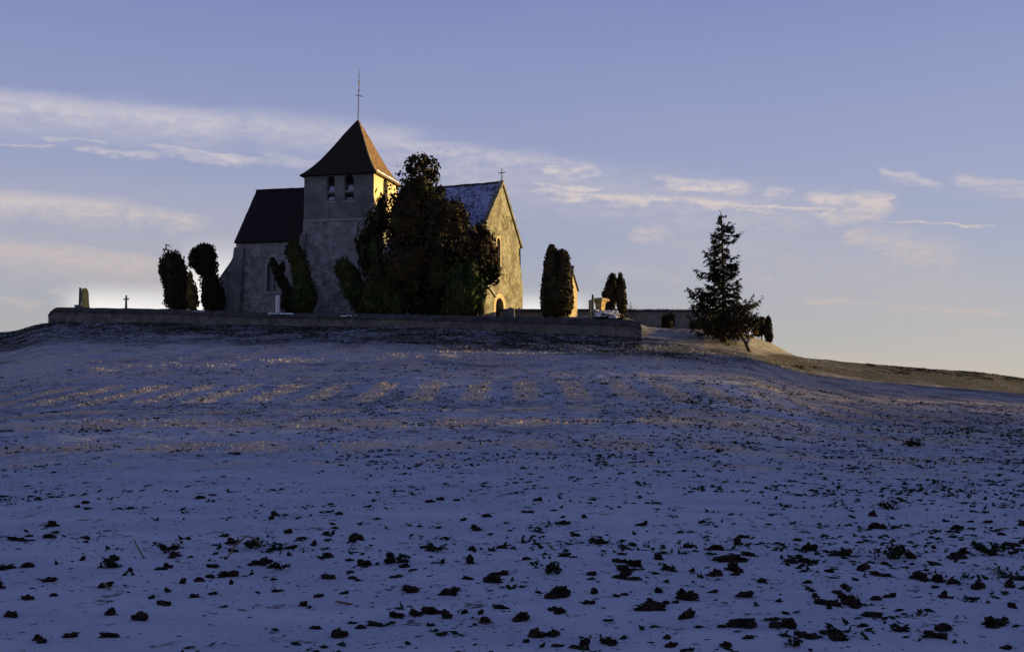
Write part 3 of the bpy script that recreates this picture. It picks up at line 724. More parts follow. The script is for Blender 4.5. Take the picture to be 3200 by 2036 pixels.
for zz in (GZ+.7, GZ+1.5): mb.box(NF, -.33, -.29, door[0][0]+.05, door[1][0]-.05, zz, zz+.06)
mb.build('door_ironwork', M['iron'], dm)
# weathered far corner buttress of the gable and the little lean-to slope on the near corner
mb = MB(); a = NF.Lx(1520, 897, 0); b_ = NF.Lx(1541, 925, 0)
plate(mb, mpG, [(a[0]-1.2, GZ-.2), (b_[0], GZ-.2), (b_[0], b_[1]), (a[0], a[1]), (a[0]-1.2, a[1]+.1)], -.12, 0.2)
lt = mb.build('buttress', M['gable'], ch)
mb = MB(); plate(mb, mpG, [(b_[0]+.12, b_[1]-.12), (b_[0]+.12, b_[1]+.06), (a[0], a[1]+.2), (a[0]-1.2, a[1]+.3), (a[0]-1.2, a[1]+.12), (a[0], a[1]+.02)], -.26, .2)
mb.build('buttress_capping', M['dress'], lt)

# ------------------------------------------------------------------ churchyard walls
def wall_run(name, label, pts, th, cap, cat='wall', snow=None, m1='rubble', m2=None, jit=.04):
    """pts: list of (x,y,zbase,ztop) in world; coping slopes down on both sides"""
    c = pts[len(pts)//2]; t = thing(name, label, cat, (c[0], c[1], c[2]))
    body = MB(); cop = MB(); P = []
    for i, p in enumerate(pts):
        a = Vector(pts[max(0, i-1)][:2]); b = Vector(pts[min(len(pts)-1, i+1)][:2]); d = (b-a).normalized(); n = Vector((d.y, -d.x))
        if n.y > 0 and abs(n.y) > .2: n = -n
        P.append((p, n))
    def ring(p, n, prof):
        return [Vector((p[0]+n.x*o, p[1]+n.y*o, z)) for o, z in prof]
    for mbx, pf in ((body, lambda zb, zt: [(th/2, zb-.5), (th/2, zt-cap), (-th/2, zt-cap), (-th/2, zb-.5)]),
                    (cop, lambda zb, zt: [(th/2+.09, zt-cap-.04), (th/2+.08, zt-cap+.06), (.06, zt-.02), (0, zt), (-.06, zt-.02), (-th/2-.08, zt-cap+.06), (-th/2-.09, zt-cap-.04)])):
        vs = []; k = None
        for i, (p, n) in enumerate(P):
            j = random.uniform(-jit, jit)*.5; r = ring(p, n, pf(p[2], p[3]+j)); k = len(r); vs += r
        fs = [(i*k+q, i*k+(q+1) % k, (i+1)*k+(q+1) % k, (i+1)*k+q) for i in range(len(P)-1) for q in range(k)]
        fs += [tuple(range(k)), tuple(range((len(P)-1)*k+k-1, (len(P)-1)*k-1, -1))]
        mbx.add(vs, fs)
    body.build('wall_body', M[m1], t); cop.build('coping', M[m2 or 'coping'], t)
    return t
M['coping'] = stone('weathered_coping', (.10, .095, .09), (.045, .042, .04), 1.6, .6, .3, .9)
M['wallstone'] = stone('churchyard_wall_stone', (.21, .19, .165), (.10, .09, .08), 1.5, .7, .35, .9)
M['roughcast'] = stone('roughcast_wall', (.22, .20, .195), (.15, .14, .138), .8, .3, .1, .4)
TPX = [157, 175, 532, 877, 1130, 1462, 1728, 1967, 2000]; TPY = [972, 960, 965, 977, 979, 986, 993, 998, 1008]
pts = []
for px in list(np.linspace(157, 175, 4))+list(np.linspace(190, 1960, 90))+[1967, 1980, 2000]:
    D = float(np.interp(px, KPX, KD))+.3; b = at(px, 1000, D); zb = hz(b.x, D-.3)
    zt = at(px, float(np.interp(px, TPX, TPY))+random.uniform(-.6, .6), D).z
    pts.append((b.x, D, zb, zt))
wall_run('churchyard_wall', 'long low weathered stone wall with dark sloping coping in front of the church', pts, .5, .42, m1='wallstone')
# side wall running back from the left end
p = pts[0]; sp_ = []
for k in range(1, 10): y = p[1]+.35+k*3.2; x = p[0]*y/p[1]*.985+.9; sp_.append((x, y, min(hz(x, y), p[2]), p[3]+k*.04-.1))
wall_run('churchyard_wall', 'side stone wall running back from the left corner of the front wall', sp_, .45, .35, m1='wallstone')
bpts = []
for px in np.linspace(1560, 2230, 40):
    D = 97.5+(px-1560)*.0015; b = at(px, 966+(px-1900)*.004, D); zz = hz(b.x, D); bpts.append((b.x, D, min(zz, b.z-.6), b.z+.02))
wall_run('churchyard_wall', 'grey roughcast wall at the back of the churchyard running behind the tall spruce', bpts, .4, .22, m1='roughcast')
# snow lying on the walls, on separate patches
def snowpatch(px0, px1, py, D, hpx, label, n=40, seed=0):
    mb = MB(); k = D/F; V = []; rr_ = random.Random(seed)
    cen = at((px0+px1)/2, py, D); t = None
    w = (px1-px0)*k
    for i in range(n):
        x = cen.x+rr_.uniform(-.5, .5)*w; z = cen.z+rr_.uniform(-.5, .5)*hpx*k; y = D-(z-cen.z)*.3+rr_.uniform(-.1, .1)
        v, f = ICO2; s = rr_.uniform(.03, .09)
        vv = v*np.array([s*rr_.uniform(1.2, 3), s*.8, s*.45])*(1+.5*n3(v*2, rr_.uniform(1, 50), 1.3))[:, None]+np.array([x, y, z])
        mb.add([tuple(q) for q in vv], [tuple(q) for q in f])
    o = mb.build('snow_patch', M['snow'], None, True); return tag(o, label, 'snow', kind='stuff')
snowpatch(838, 918, 980, 91.9, 4, 'bluish snow lying on the wall coping below the arched chancel window', 60, 1)
snowpatch(1065, 1185, 986, 90.2, 5, 'thin bluish snow on the wall coping in front of the dark yews', 60, 2)
snowpatch(605, 640, 973, 94.9, 2, 'small snow flecks on the wall coping near the leaning yews', 8, 3)
snowpatch(1850, 2170, 966.5, 97.6, 2, 'thin line of snow along the top of the back wall', 60, 4)

# ------------------------------------------------------------------ yews, cypresses and the big evergreens
def T(*a, **k): return shrub_tree(*a, **k)
T('yew_tree', 'ragged dark yew flaring out towards its top, leftmost of the churchyard trees', 'tree',
  [(545, 880, 36, 88, 0, -8), (522, 855, 24, 50, 0, -8), (556, 845, 26, 52, 0, -4), (566, 900, 26, 66, .5, 0), (513, 838, 15, 22), (529, 815, 11, 20), (550, 814, 12, 18), (566, 830, 10, 20), (548, 930, 34, 45), (575,930,26,40)], 104, M['yewbrown'], (555, 972), YG, size=.14, core=.86, lump=.24, shell=(.84, 1.1), up=.6)
T('golden_cypress', 'small golden brown pointed cypress tucked against the right of the ragged yew', 'tree',
  [(600, 920, 16, 50), (594, 875, 8, 30), (606, 940, 15, 32)], 102, M['gold'], (598, 970), YG, size=.15, core=.8, up=.9, lump=.2)
T('yew_tree', 'black yew column curling over to the left at its top like a hook', 'tree',
  [(665, 910, 32, 70, 0, -10), (648, 830, 32, 50, 0, -8), (622, 798, 28, 26), (612, 812, 22, 26), (640, 785, 28, 24), (622, 838, 14, 18), (652, 800, 22, 30), (676, 940, 29, 40), (655, 950, 25, 28)], 101.5, M['yew'], (670, 975), YG, size=.14, core=.88, up=.4, lump=.22, shell=(.84, 1.1))
T('yew_tree', 'dark yew leaning left in front of the arched chancel window', 'tree',
  [(895, 900, 17, 78, 0, -27), (862, 840, 13, 32, 0, -20), (910, 940, 30, 40), (880, 880, 15, 36, 0, -25), (884, 832, 8, 18)], 98, M['yew'], (915, 978), YG, size=.14, core=.86, up=.7, lump=.16)
T('yew_tree', 'broad pointed yew leaning left against the corner of the tower', 'tree',
  [(946, 880, 32, 96, 0, -10), (925, 800, 27, 46, 0, -12), (918, 778, 16, 26, 0, -8), (960, 930, 33, 50), (940, 945, 40, 36)], 97.5, M['yewgreen'], (955, 980), YG, size=.14, core=.88, up=.8, lump=.14)
T('yew_tree', 'green yew bulging out to the left in front of the tower base', 'tree',
  [(1090, 860, 36, 50, 0, -22), (1070, 840, 24, 28), (1115, 915, 40, 62, 0, -22), (1145, 950, 50, 34)], 94.5, M['yewgreen'], (1130, 982), YG, size=.15, core=.88, up=.7, lump=.16)
def cols(lst, D): return lst
T('columnar_cypress', 'slim green cypress between the bulging yew and the great dark evergreen', 'tree',
  [(1178, 880, 27, 100), (1172, 800, 17, 60), (1190, 930, 30, 60), (1160, 930, 26, 55)], 92.5, M['yewgreen'], (1176, 982), YG, size=.15, core=.86, up=1.2, lump=.12, asp=2.6)
T('columnar_cypress', 'wide flat topped green cypress right in front of the great dark evergreen', 'tree',
  [(1238, 890, 30, 92), (1222, 900, 24, 85), (1255, 905, 20, 80), (1240, 940, 34, 50)], 92, M['yewgreen'], (1238, 984), YG, size=.15, core=.88, up=1.2, lump=.1, asp=2.6)
T('feathery_cypress', 'feathery upright cypress rising in front of the tower right of its stone base', 'tree',
  [(1160, 760, 34, 110, 0, 6), (1140, 800, 28, 80, 0, -10), (1180, 700, 28, 90, 0, 8), (1190, 655, 16, 46)], 94, M['yewbrown'], (1165, 982), YG, size=.2, core=.6, up=1.1, lump=.35, asp=3.4, shell=(.5, 1.15), dens=.8)
T('evergreen_tree', 'great dark evergreen with bushy knobbly top towering between the tower and nave', 'tree',
  [(1290, 700, 82, 130), (1315, 545, 42, 44), (1290, 520, 26, 30), (1340, 525, 28, 28), (1312, 502, 30, 20), (1362, 548, 14, 16), (1276, 590, 26, 44), (1306, 610, 48, 60), (1262, 665, 38, 66), (1225, 720, 38, 60), (1187, 700, 26, 44), (1300, 850, 95, 110), (1335, 630, 44, 60)],
  92.5, M['broad'], (1310, 984), None, size=.17, core=.74, mincore=1.2, up=.1, lump=.46, shell=(.7, 1.16), dens=.8)
T('evergreen_tree', 'brownish broad conifer leaning across the snowy nave roof', 'tree',
  [(1390, 740, 76, 105), (1415, 668, 42, 42), (1365, 665, 46, 50), (1445, 760, 46, 90), (1370, 860, 60, 90), (1376, 598, 13, 18)],
  91.5, M['yewbrown'], (1385, 984), None, size=.17, core=.76, up=.5, lump=.32, asp=2.4, shell=(.7, 1.14), dens=.8)
T('evergreen_tree', 'dark ragged tree spreading over the left side of the west gable', 'tree',
  [(1500, 800, 48, 80), (1535, 830, 27, 42), (1525, 865, 26, 28), (1540, 790, 14, 26), (1508, 720, 22, 32), (1480, 860, 42, 70), (1551, 845, 14, 26), (1515, 760, 26, 36)],
  92, M['broad'], (1480, 986), None, size=.19, core=.72, up=.0, lump=.45, shell=(.7, 1.2), dens=.75)
T('columnar_cypress', 'pair of dark green cypress columns standing before the hidden nave wall', 'tree',
  [(1432, 905, 34, 85), (1475, 900, 30, 88), (1410, 920, 20, 66), (1500, 925, 20, 64), (1455, 930, 50, 55)], 90.5, M['yewgreen'], (1450, 988), YG, size=.15, core=.88, up=1.2, lump=.1, asp=2.6)
T('bush', 'low green brown bush under the great evergreen beside the small memorial', 'bush',
  [(1365, 945, 36, 40), (1335, 955, 28, 30), (1390, 955, 22, 30)], 92.5, M['yewgreen'], (1360, 988), None, size=.15, core=.8, lump=.35)
# right-hand cypresses
T('columnar_cypress', 'tall blocky pair of merged dark cypresses with jagged tops standing alone right of the church', 'tree',
  [(1722, 880, 26, 108), (1724, 800, 15, 36), (1720, 782, 7, 18), (1737, 795, 7, 18), (1761, 880, 27, 98), (1755, 800, 15, 20), (1766, 808, 11, 24), (1708, 930, 20, 62), (1776, 930, 16, 60), (1745, 940, 46, 52)],
  88.5, M['yewbrown'], (1745, 993), YG, size=.13, core=.92, up=1.0, lump=.08, shell=(.88, 1.05))
T('columnar_cypress', 'narrow twin topped dark cypress right of the urn', 'tree',
  [(1909, 920, 20, 62, 0, 3), (1914, 878, 12, 26), (1900, 940, 20, 45)], 92, M['yewbrown'], (1905, 990), YG, size=.12, core=.92, up=1.0, lump=.08, shell=(.88, 1.05))
T('columnar_cypress', 'slim dark cypress closest behind the urn pair, the right half of the twin', 'tree',
  [(1941, 920, 16, 62), (1938, 876, 9, 22), (1944, 945, 15, 40)], 91.5, M['yewbrown'], (1940, 990), YG, size=.12, core=.92, up=1.0, lump=.08, shell=(.88, 1.05))
T('bush', 'dark squarish bush in front of the roughcast back wall', 'bush',
  [(2090, 1005, 17, 26), (2080, 998, 13, 16), (2100, 995, 11, 14), (2088, 1018, 20, 14)], 95.5, M['yew'], (2090, 1028), None, size=.12, core=.88, lump=.2)
T('bush', 'low dark bush at the foot of the back wall left of the spruce', 'bush',
  [(2185, 1022, 26, 15), (2165, 1014, 14, 11), (2215, 1025, 30, 18)], 93, M['yewbrown'], (2185, 1036), None, size=.13, core=.8, lump=.3)
T('columnar_cypress', 'small pointed dark cypress at the right end of the hilltop', 'tree',
  [(2400, 1030, 13, 38), (2401, 1010, 9, 24), (2404, 1050, 12, 22)], 92, M['yew'], (2402, 1066), YG, size=.11, core=.92, up=.9, lump=.07, shell=(.88, 1.05))
T('bush', 'dark rounded bush just left of the small pointed cypress', 'bush',
  [(2376, 1020, 15, 28), (2382, 1005, 9, 16), (2368, 1035, 18, 18)], 92.5, M['yewbrown'], (2380, 1060), None, size=.12, core=.88, lump=.2)
T('columnar_cypress', 'rounded dark cypress half hidden behind the left boughs of the spruce', 'tree',
  [(2193, 965, 13, 35), (2190, 990, 15, 30)], 99, M['yew'], (2192, 1030), YG, size=.13, core=.9, lump=.08)

# ------------------------------------------------------------------ spruce
def spruce():
    D = 82.0; foot = at(2262, 1062, D); foot.z = hz(foot.x, foot.y); k = D/F*1.01
    t = thing('spruce_tree', 'tall open spruce with ragged drooping boughs standing at the end of the wall', 'tree', foot)
    top = at(2254, 668, D); axis = [foot-Vector((0, 0, .3)), at(2262, 900, D), at(2258, 780, D), top, at(2247, 655, D)]
    trunk(axis, [.2, .13, .08, .03, .012], t)
    def ax(z):
        f_ = (z-foot.z)/(top.z-foot.z); return foot.lerp(top, f_)
    zpx = lambda py: at(2256, py, D).z
    # (py at the tip-side attachment, left length px, right length px)
    prof = [(672, 8, 10), (695, 22, 24), (720, 24, 50), (745, 48, 52), (765, 40, 40), (790, 50, 48), (815, 70, 52), (835, 78, 62), (850, 70, 70), (870, 50, 50), (890, 70, 45), (905, 95, 60), (925, 75, 70), (945, 100, 82), (965, 90, 95), (985, 104, 110), (1005, 88, 80), (1020, 75, 112), (1040, 50, 90)]
    pys = [p[0] for p in prof]; LL = [p[1] for p in prof]; RL = [p[2] for p in prof]
    br = MB(); NP = []; NA = []; rr_ = random.Random(5)
    for py in np.arange(674, 1045, 4.9):
        nb = 3 if py > 830 else 2
        for q in range(nb):
            a = rr_.uniform(0, 2*math.pi)
            c = math.cos(a); L = (np.interp(py, pys, RL) if c > 0 else np.interp(py, pys, LL))*k
            L *= rr_.uniform(.45, 1.32); L = L if abs(c) > .4 else L*.9
            dr_ = Vector((c, math.sin(a)*.9, 0)); s0 = ax(zpx(py)); pts_ = []
            droop = rr_.uniform(.05, .35); upt = rr_.uniform(.15, .45)
            for i in range(8):
                f_ = i/7; pts_.append(s0+dr_*(L*f_)+Vector((0, 0, L*(-droop*math.sin(f_*2.2)*1.0+upt*f_**3)))+Vector((rr_.uniform(-.03, .03),)*3))
            br.tube(pts_, [.035*(1-i/8)+.006 for i in range(8)], 4, False)
            # sprays hanging on both sides
            ns = int(L*6)+2
            for s in range(ns):
                f_ = rr_.uniform(.18, 1.0)**.8; i = min(6, int(f_*7)); p_ = pts_[i].lerp(pts_[i+1], f_*7-i)
                side = Vector((-dr_.y, dr_.x, 0))*rr_.choice((-1, 1)); ls = min(.75, L*.42)*(1.15-f_*.75)*rr_.uniform(.5, 1.2)
                dd = (side*.9+dr_*.8+Vector((0, 0, rr_.uniform(-.75, .25)))).normalized()
                m_ = int(ls*46)+3
                for w in range(m_):
                    g_ = w/m_; NP.append(p_+dd*(ls*g_)+Vector((rr_.gauss(0, .022), rr_.gauss(0, .022), rr_.gauss(0, .022)-.1*g_*g_))); NA.append(dd)
            for s in range(int(L*34)+6):
                f_ = rr_.uniform(.1, 1.04); i = min(6, int(f_*7)); p_ = pts_[i].lerp(pts_[i+1], f_*7-i)
                NP.append(p_+Vector((rr_.gauss(0, .045), rr_.gauss(0, .045), rr_.gauss(0, .04)-.02))); NA.append(dr_)
    br.build('branches', M['bark'], t)
    V, Fq = leaves(np.array([tuple(p) for p in NP]), .060, 0, 2.5, .5, np.array([tuple(a) for a in NA]))
    mesh_np('crown', V, Fq, M['spruce'], t)
spruce()
def thorn():
    D = 77.0; foot = ground_at(2345, 1100); D = foot.y
    t = thing('thorn_tree', 'leaning brownish thorn tree with forked dark trunk in front of the spruce', 'tree', foot)
    p1 = at(2330, 1070, D); p2 = at(2312, 1040, D); p3 = at(2290, 1010, D)
    tr_ = trunk([foot-Vector((0, 0, .15)), p1, p2, p3], [.13, .11, .09, .05], t)
    trunk([at(2334, 1078, D), at(2340, 1056, D-.1), at(2338, 1030, D-.2)], [.07, .055, .04], t, 'limb')
    limbs(p2, [at(x, y, D+random.uniform(-1, 1)) for x, y in ((2240, 1010), (2300, 960), (2350, 980), (2375, 1010), (2215, 1030), (2270, 1045))], .05, t)
    crown([(2262, 1015, 48, 42), (2225, 1020, 36, 34), (2300, 1010, 44, 44), (2335, 1000, 34, 32), (2285, 1042, 36, 24), (2250, 1045, 32, 18), (2355, 1010, 22, 20), (2318, 975, 30, 22), (2260, 985, 34, 20), (2240,1035,30,16)],
          D, M['yewbrown'], t, size=.11, core=0, dens=.75, up=.1, lump=.5, shell=(.2, 1.2), asp=1.7)
thorn()
T('withered_bush', 'low bush of withered orange leaves glowing under the thorn tree', 'bush',
  [(2322, 1050, 16, 8), (2340, 1052, 12, 6), (2312, 1020, 9, 8), (2362, 1040, 7, 5)], 86, M['autumn'], (2325, 1062), None, size=.11, core=.7, lump=.3)
snowpatch(2295, 2350, 1061, 80, 6, 'patch of bluish snow beside the thorn tree trunk', 40, 9)

# ------------------------------------------------------------------ graves and monuments
def gpt(px, D):
    b = at(px, 1000, D); b.z = hz(b.x, b.y); return b
def zat(px, py, D): return at(px, py, D).z
# left: grave slab and leaning yellow figure
b = gpt(262, 102); t = thing('grave_monument', 'upright dark grave stele with mossy yellow sunlit slab leaning on its right', 'monument', b)
fr = Frame((at(257, 930, 102).x, 102, b.z), R(30))
zt = zat(255, 898, 102); H_ = zt-b.z
mb = MB(); mb.hexa([fr(-.30, -.2, b.z), fr(.0, -.2, b.z), fr(.0, -.03, b.z), fr(-.30, -.03, b.z), fr(-.26, -.16, zt), fr(-.04, -.16, zt-.03), fr(-.04, -.03, zt-.03), fr(-.26, -.03, zt)])
mb.build('stele', M['granite'], t, bevel=.02)
mb = MB(); ol = [(.0, b.z), (.95, b.z), (.86, b.z+.3*H_), (.66, b.z+.62*H_), (.60, b.z+.86*H_), (.48, b.z+.95*H_), (.3, b.z+.99*H_), (.1, b.z+.97*H_), (.02, b.z+.8*H_), (.1, b.z+.55*H_), (-.0, b.z+.3*H_)]
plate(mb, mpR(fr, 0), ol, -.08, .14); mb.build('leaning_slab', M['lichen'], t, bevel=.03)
mb = MB(); zl_ = zat(245, 954, 102); mb.box(fr, -.85, -.32, -.1, .2, b.z, zl_); mb.box(fr, -.9, -.31, -.15, .25, zl_, zat(245, 951.5, 102)); mb.build('ledge', M['granite'], t)
# small cross
def cross(px, D, pyt, label, arm=.22, w=.09, matl='granite', ring=False):
    b = gpt(px, D); t = thing('grave_cross', label, 'cross', b); zt = zat(px, pyt, D); h_ = zt-b.z
    fr = Frame((b.x, D, b.z), R(15)); mb = MB()
    mb.hexa([fr(-w*1.3, -.1, b.z), fr(w*1.3, -.1, b.z), fr(w*1.3, .1, b.z), fr(-w*1.3, .1, b.z), fr(-w*.6, -.05, zt-.08), fr(w*.6, -.05, zt-.08), fr(w*.6, .05, zt-.08), fr(-w*.6, .05, zt-.08)])
    mb.add([fr(-w*.6, -.05, zt-.08), fr(w*.6, -.05, zt-.08), fr(w*.6, .05, zt-.08), fr(-w*.6, .05, zt-.08), fr(0, 0, zt)], [(0, 1, 4), (1, 2, 4), (2, 3, 4), (3, 0, 4)])
    sh = mb.build('shaft', M[matl], t)
    mb = MB(); za = zt-.38; mb.tube([fr(-arm-.06, 0, za), fr(-arm, 0, za), fr(-arm+.07, 0, za), fr(-.04, 0, za), fr(.04, 0, za), fr(arm-.07, 0, za), fr(arm, 0, za), fr(arm+.06, 0, za)], [.02, .085, .05, .06, .06, .05, .085, .02], 7)
    mb.build('cross_arm', M[matl], t); return t
cross(393, 101, 921, 'small dark stone grave cross standing alone above the left part of the wall')
cross(1622, 92, 957, 'little dark cross against the foot of the sunlit gable corner', .16, .07)
# white slab before the chancel
b = gpt(867, 97); t = thing('white_gravestone', 'bright white narrow upright gravestone in front of the chancel plinth', 'gravestone', b)
fr = Frame((b.x, 97, b.z), R(-30)); zt = zat(867, 922, 97)
mb = MB(); mb.box(fr, -.16, .14, -.1, .1, b.z, zt); mb.build('slab', M['white'], t, bevel=.02)
mb = MB(); mb.box(fr, -.26, .24, -.2, .2, b.z-.1, b.z+.25); mb.build('base', M['granite'], t)
# memorial statuette in front of the great evergreen
b = gpt(1275, 93); t = thing('small_memorial', 'slim pink and white memorial statuette between the dark cypresses', 'monument', b)
zt = zat(1275, 936, 93); z1 = zat(1275, 957, 93); c = Vector((b.x, 93, 0))
mb = MB(); mb.lathe(c, [(.2, b.z), (.2, b.z+.3), (.12, b.z+.35), (.11, z1-.08), (.17, z1-.04), (.17, z1)], 10); mb.build('pedestal', M['white'], t)
mb = MB(); hh = zt-z1; mb.lathe(c, [(.13, z1), (.12, z1+.3*hh), (.09, z1+.6*hh), (.13, z1+.66*hh), (.05, z1+.76*hh), (.08, z1+.86*hh), (.07, z1+.94*hh), (.01, zt)], 12); mb.build('statuette', M['pinkstone'], t, True)
b = gpt(1296, 94); t = thing('grave_lantern', 'tiny grave lantern on a post just right of the pink memorial statuette', 'lantern', b); c = Vector((b.x, 94, 0)); zt = zat(1296, 945, 94)
mb = MB(); mb.lathe(c, [(.06, b.z), (.05, zt-.45), (.12, zt-.42), (.12, zt-.4)], 8); mb.build('post', M['iron'], t)
mb = MB(); mb.lathe(c, [(.10, zt-.4), (.10, zt-.12), (.14, zt-.1), (.02, zt)], 8); mb.build('lantern_head', M['ochre'], t)
b = gpt(1510, 90.3); t = thing('grave_post', 'thin lit ochre stone post beside the right edge of the cypress pair', 'post', b); zt = zat(1510, 940, 90.3); c = Vector((b.x+.05, 90.3, 0))
mb = MB(); mb.lathe(c, [(.09, b.z), (.07, zt-.5), (.10, zt-.48), (.06, zt-.1), (.02, zt)], 8); mb.build('post', M['ochre'], t)
# headstones at the foot of the gable
def headstone(px, D, pyt, wpx, label, matl='granite', yaw=10, rounded=True, base=True):
    b = gpt(px, D); t = thing('gravestone', label, 'gravestone', b, None); fr = Frame((b.x, D, b.z), R(yaw)); w = wpx*D/F; zt = zat(px, pyt, D)
    n = 8; ol = [(-w/2, b.z-.1), (w/2, b.z-.1)]
    ol += [(w/2*math.cos(math.pi*i/n), zt-w*.3+w*.3*math.sin(math.pi*i/n)) for i in range(n+1)] if rounded else [(w/2, zt), (-w/2, zt)]
    mb = MB(); plate(mb, lambda x, z, d: fr(x, d, z), ol, -.1, .1); mb.build('headstone', M[matl], t, bevel=.015)
    if base: mb = MB(); mb.box(fr, -w/2-.12, w/2+.12, -.2, .2, b.z-.1, b.z+.22); mb.build('base', M[matl], t)
    return t
headstone(1596, 91, 961, 24, 'broad round topped dark gravestone at the foot of the west gable')
headstone(1582, 92.5, 967, 16, 'low square dark gravestone between the church door and the round topped stone', rounded=False)
headstone(1846, 86.5, 938, 9, 'narrow grey square topped gravestone left of the dark post', 'granite', -25, False)
# dark post
b = gpt(1853, 85.5); zt = zat(1853, 919, 85.5); t = thing('stone_post', 'dark round topped stone post beside the urn', 'post', b); c = Vector((b.x, 85.5, 0))
mb = MB(); mb.lathe(c, [(.09, b.z-.1), (.085, zt-.15), (.075, zt-.06), (.045, zt-.015), (.01, zt)], 10); mb.build('shaft', M['granite'], t, True)
mb = MB(); mb.lathe(c, [(.16, b.z-.1), (.16, b.z+.3), (.1, b.z+.36)], 10); mb.build('base', M['granite'], t)
# urn
D = 88; b = gpt(1876, D); c = at(1876, 968, D); zt = zat(1876, 931, D); z1 = zat(1876, 970, D)
t = thing('stone_urn', 'flared square stone urn with its right side glowing yellow in the sun', 'urn', b)
fr = Frame((c.x, D, 0), R(38)); k = D/F
mb = MB(); w0, w1, w2 = .24, .38, .52
for (za, zb_, wa, wb) in ((z1, z1+.55*(zt-z1), w0, .3), (z1+.55*(zt-z1), z1+.75*(zt-z1), .3, w1), (z1+.75*(zt-z1), z1+.92*(zt-z1), w2, w2), (z1+.92*(zt-z1), zt, w2, .34)):
    mb.hexa([fr(-wa, -wa, za), fr(wa, -wa, za), fr(wa, wa, za), fr(-wa, wa, za), fr(-wb, -wb, zb_), fr(wb, -wb, zb_), fr(wb, wb, zb_), fr(-wb, wb, zb_)])
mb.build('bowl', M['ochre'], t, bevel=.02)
mb = MB(); mb.box(fr, -.36, .36, -.36, .36, b.z-.1, z1); mb.build('pedestal', M['granite'], t)
# funerary chapel hidden behind the blocky cypress
D = 93.5; b = gpt(1790, D); t = thing('grave_chapel', 'small gabled stone grave chapel peeping out behind the blocky cypress pair', 'tomb', b)
fr = Frame((at(1790, 900, D).x, D, b.z), R(32)); ze_ = zat(1800, 903, D); zp_ = zat(1797, 853, D)
mb = MB(); hw = .75
mb.hexa([fr(-1.7, -hw, b.z), fr(0, -hw, b.z), fr(0, hw, b.z), fr(-1.7, hw, b.z), fr(-1.7, -hw, ze_), fr(0, -hw, ze_), fr(0, hw, ze_), fr(-1.7, hw, ze_)])
mb.add([fr(0, -hw, ze_), fr(0, hw, ze_), fr(0, 0, zp_), fr(-1.7, -hw, ze_), fr(-1.7, hw, ze_), fr(-1.7, 0, zp_)], [(0, 1, 2), (3, 5, 4)])
mb.build('wall', M['dressy'], t)
mb = MB()
for s in (-1, 1): mb.hexa([fr(-1.8, s*(hw+.14), ze_-.12), fr(.1, s*(hw+.14), ze_-.12), fr(.1, 0, zp_), fr(-1.8, 0, zp_), fr(-1.8, s*(hw+.14), ze_), fr(.1, s*(hw+.14), ze_), fr(.1, 0, zp_+.13), fr(-1.8, 0, zp_+.13)])
mb.build('roof', M['granite'], t)
mb = MB(); c = fr(0, 0, zp_+.08); mb.lathe(c, [(.07, 0), (.07, .25), (.13, .3), (.16, .42), (.1, .52), (.02, .56)], 8); mb.build('finial', M['granite'], t, True)
# flat grave heaped with snowy greenery
D = 86; b = gpt(1890, D); c = at(1890, 985, D)
t = thing('snowy_bush', 'low sprawling bush dusted with bluish snow behind the right end of the wall', 'bush', b)
crown([(1880, 985, 26, 12), (1900, 988, 30, 10), (1925, 990, 24, 8), (1865, 980, 12, 12)], D, M['yew'], t, size=.13, core=.8, lump=.4)
v_ = []; mb = MB(); rr_ = random.Random(3)
for i in range(85):
    px = rr_.uniform(1858, 1932); py = rr_.uniform(968, 990)+(px-1858)*.04; s = rr_.uniform(.04, .11); v, f = ICO2; q = at(px, py, D-rr_.uniform(.3, .7))
    vv = v*np.array([s*1.8, s, s*.6])*(1+.5*n3(v*2, rr_.uniform(1, 50), 1.3))[:, None]+np.array(q); mb.add([tuple(a) for a in vv], [tuple(a) for a in f])
mb.build('snow_cap', M['snow'], t, True)
# leafless young plant above the back wall
b = gpt(1971, 96); t = thing('bare_shrub', 'tiny leafless pointed shrub above the back wall right of the cypress twins', 'shrub', b)
mb = MB(); zt = zat(1971, 943, 96); mb.tube([b, Vector((b.x, 96, zt))], [.04, .01], 5)
for i in range(26):
    z0 = random.uniform(zt-1.1, zt-.1); a = random.uniform(0, 6.28); l = (zt-z0)*.32+.05; mb.tube([Vector((b.x, 96, z0)), Vector((b.x+l*math.cos(a), 96+l*math.sin(a), z0+l*.9))], [.018, .008], 4)
mb.build('stem', M['bark'], t)
# little twig stake on the slope
g = ground_at(2277, 1080); t = thing('twig_stake', 'little dark twig stake on the brown slope left of the thorn tree trunk', 'stake', g)
mb = MB(); mb.tube([g-Vector((0, 0, .1)), g+Vector((.03, 0, .6))], [.03, .015], 5); mb.tube([g+Vector((-.14, 0, .36)), g+Vector((.16, 0, .42))], .015, 4); mb.build('stick', M['bark'], t)
g = ground_at(420, 1000); 

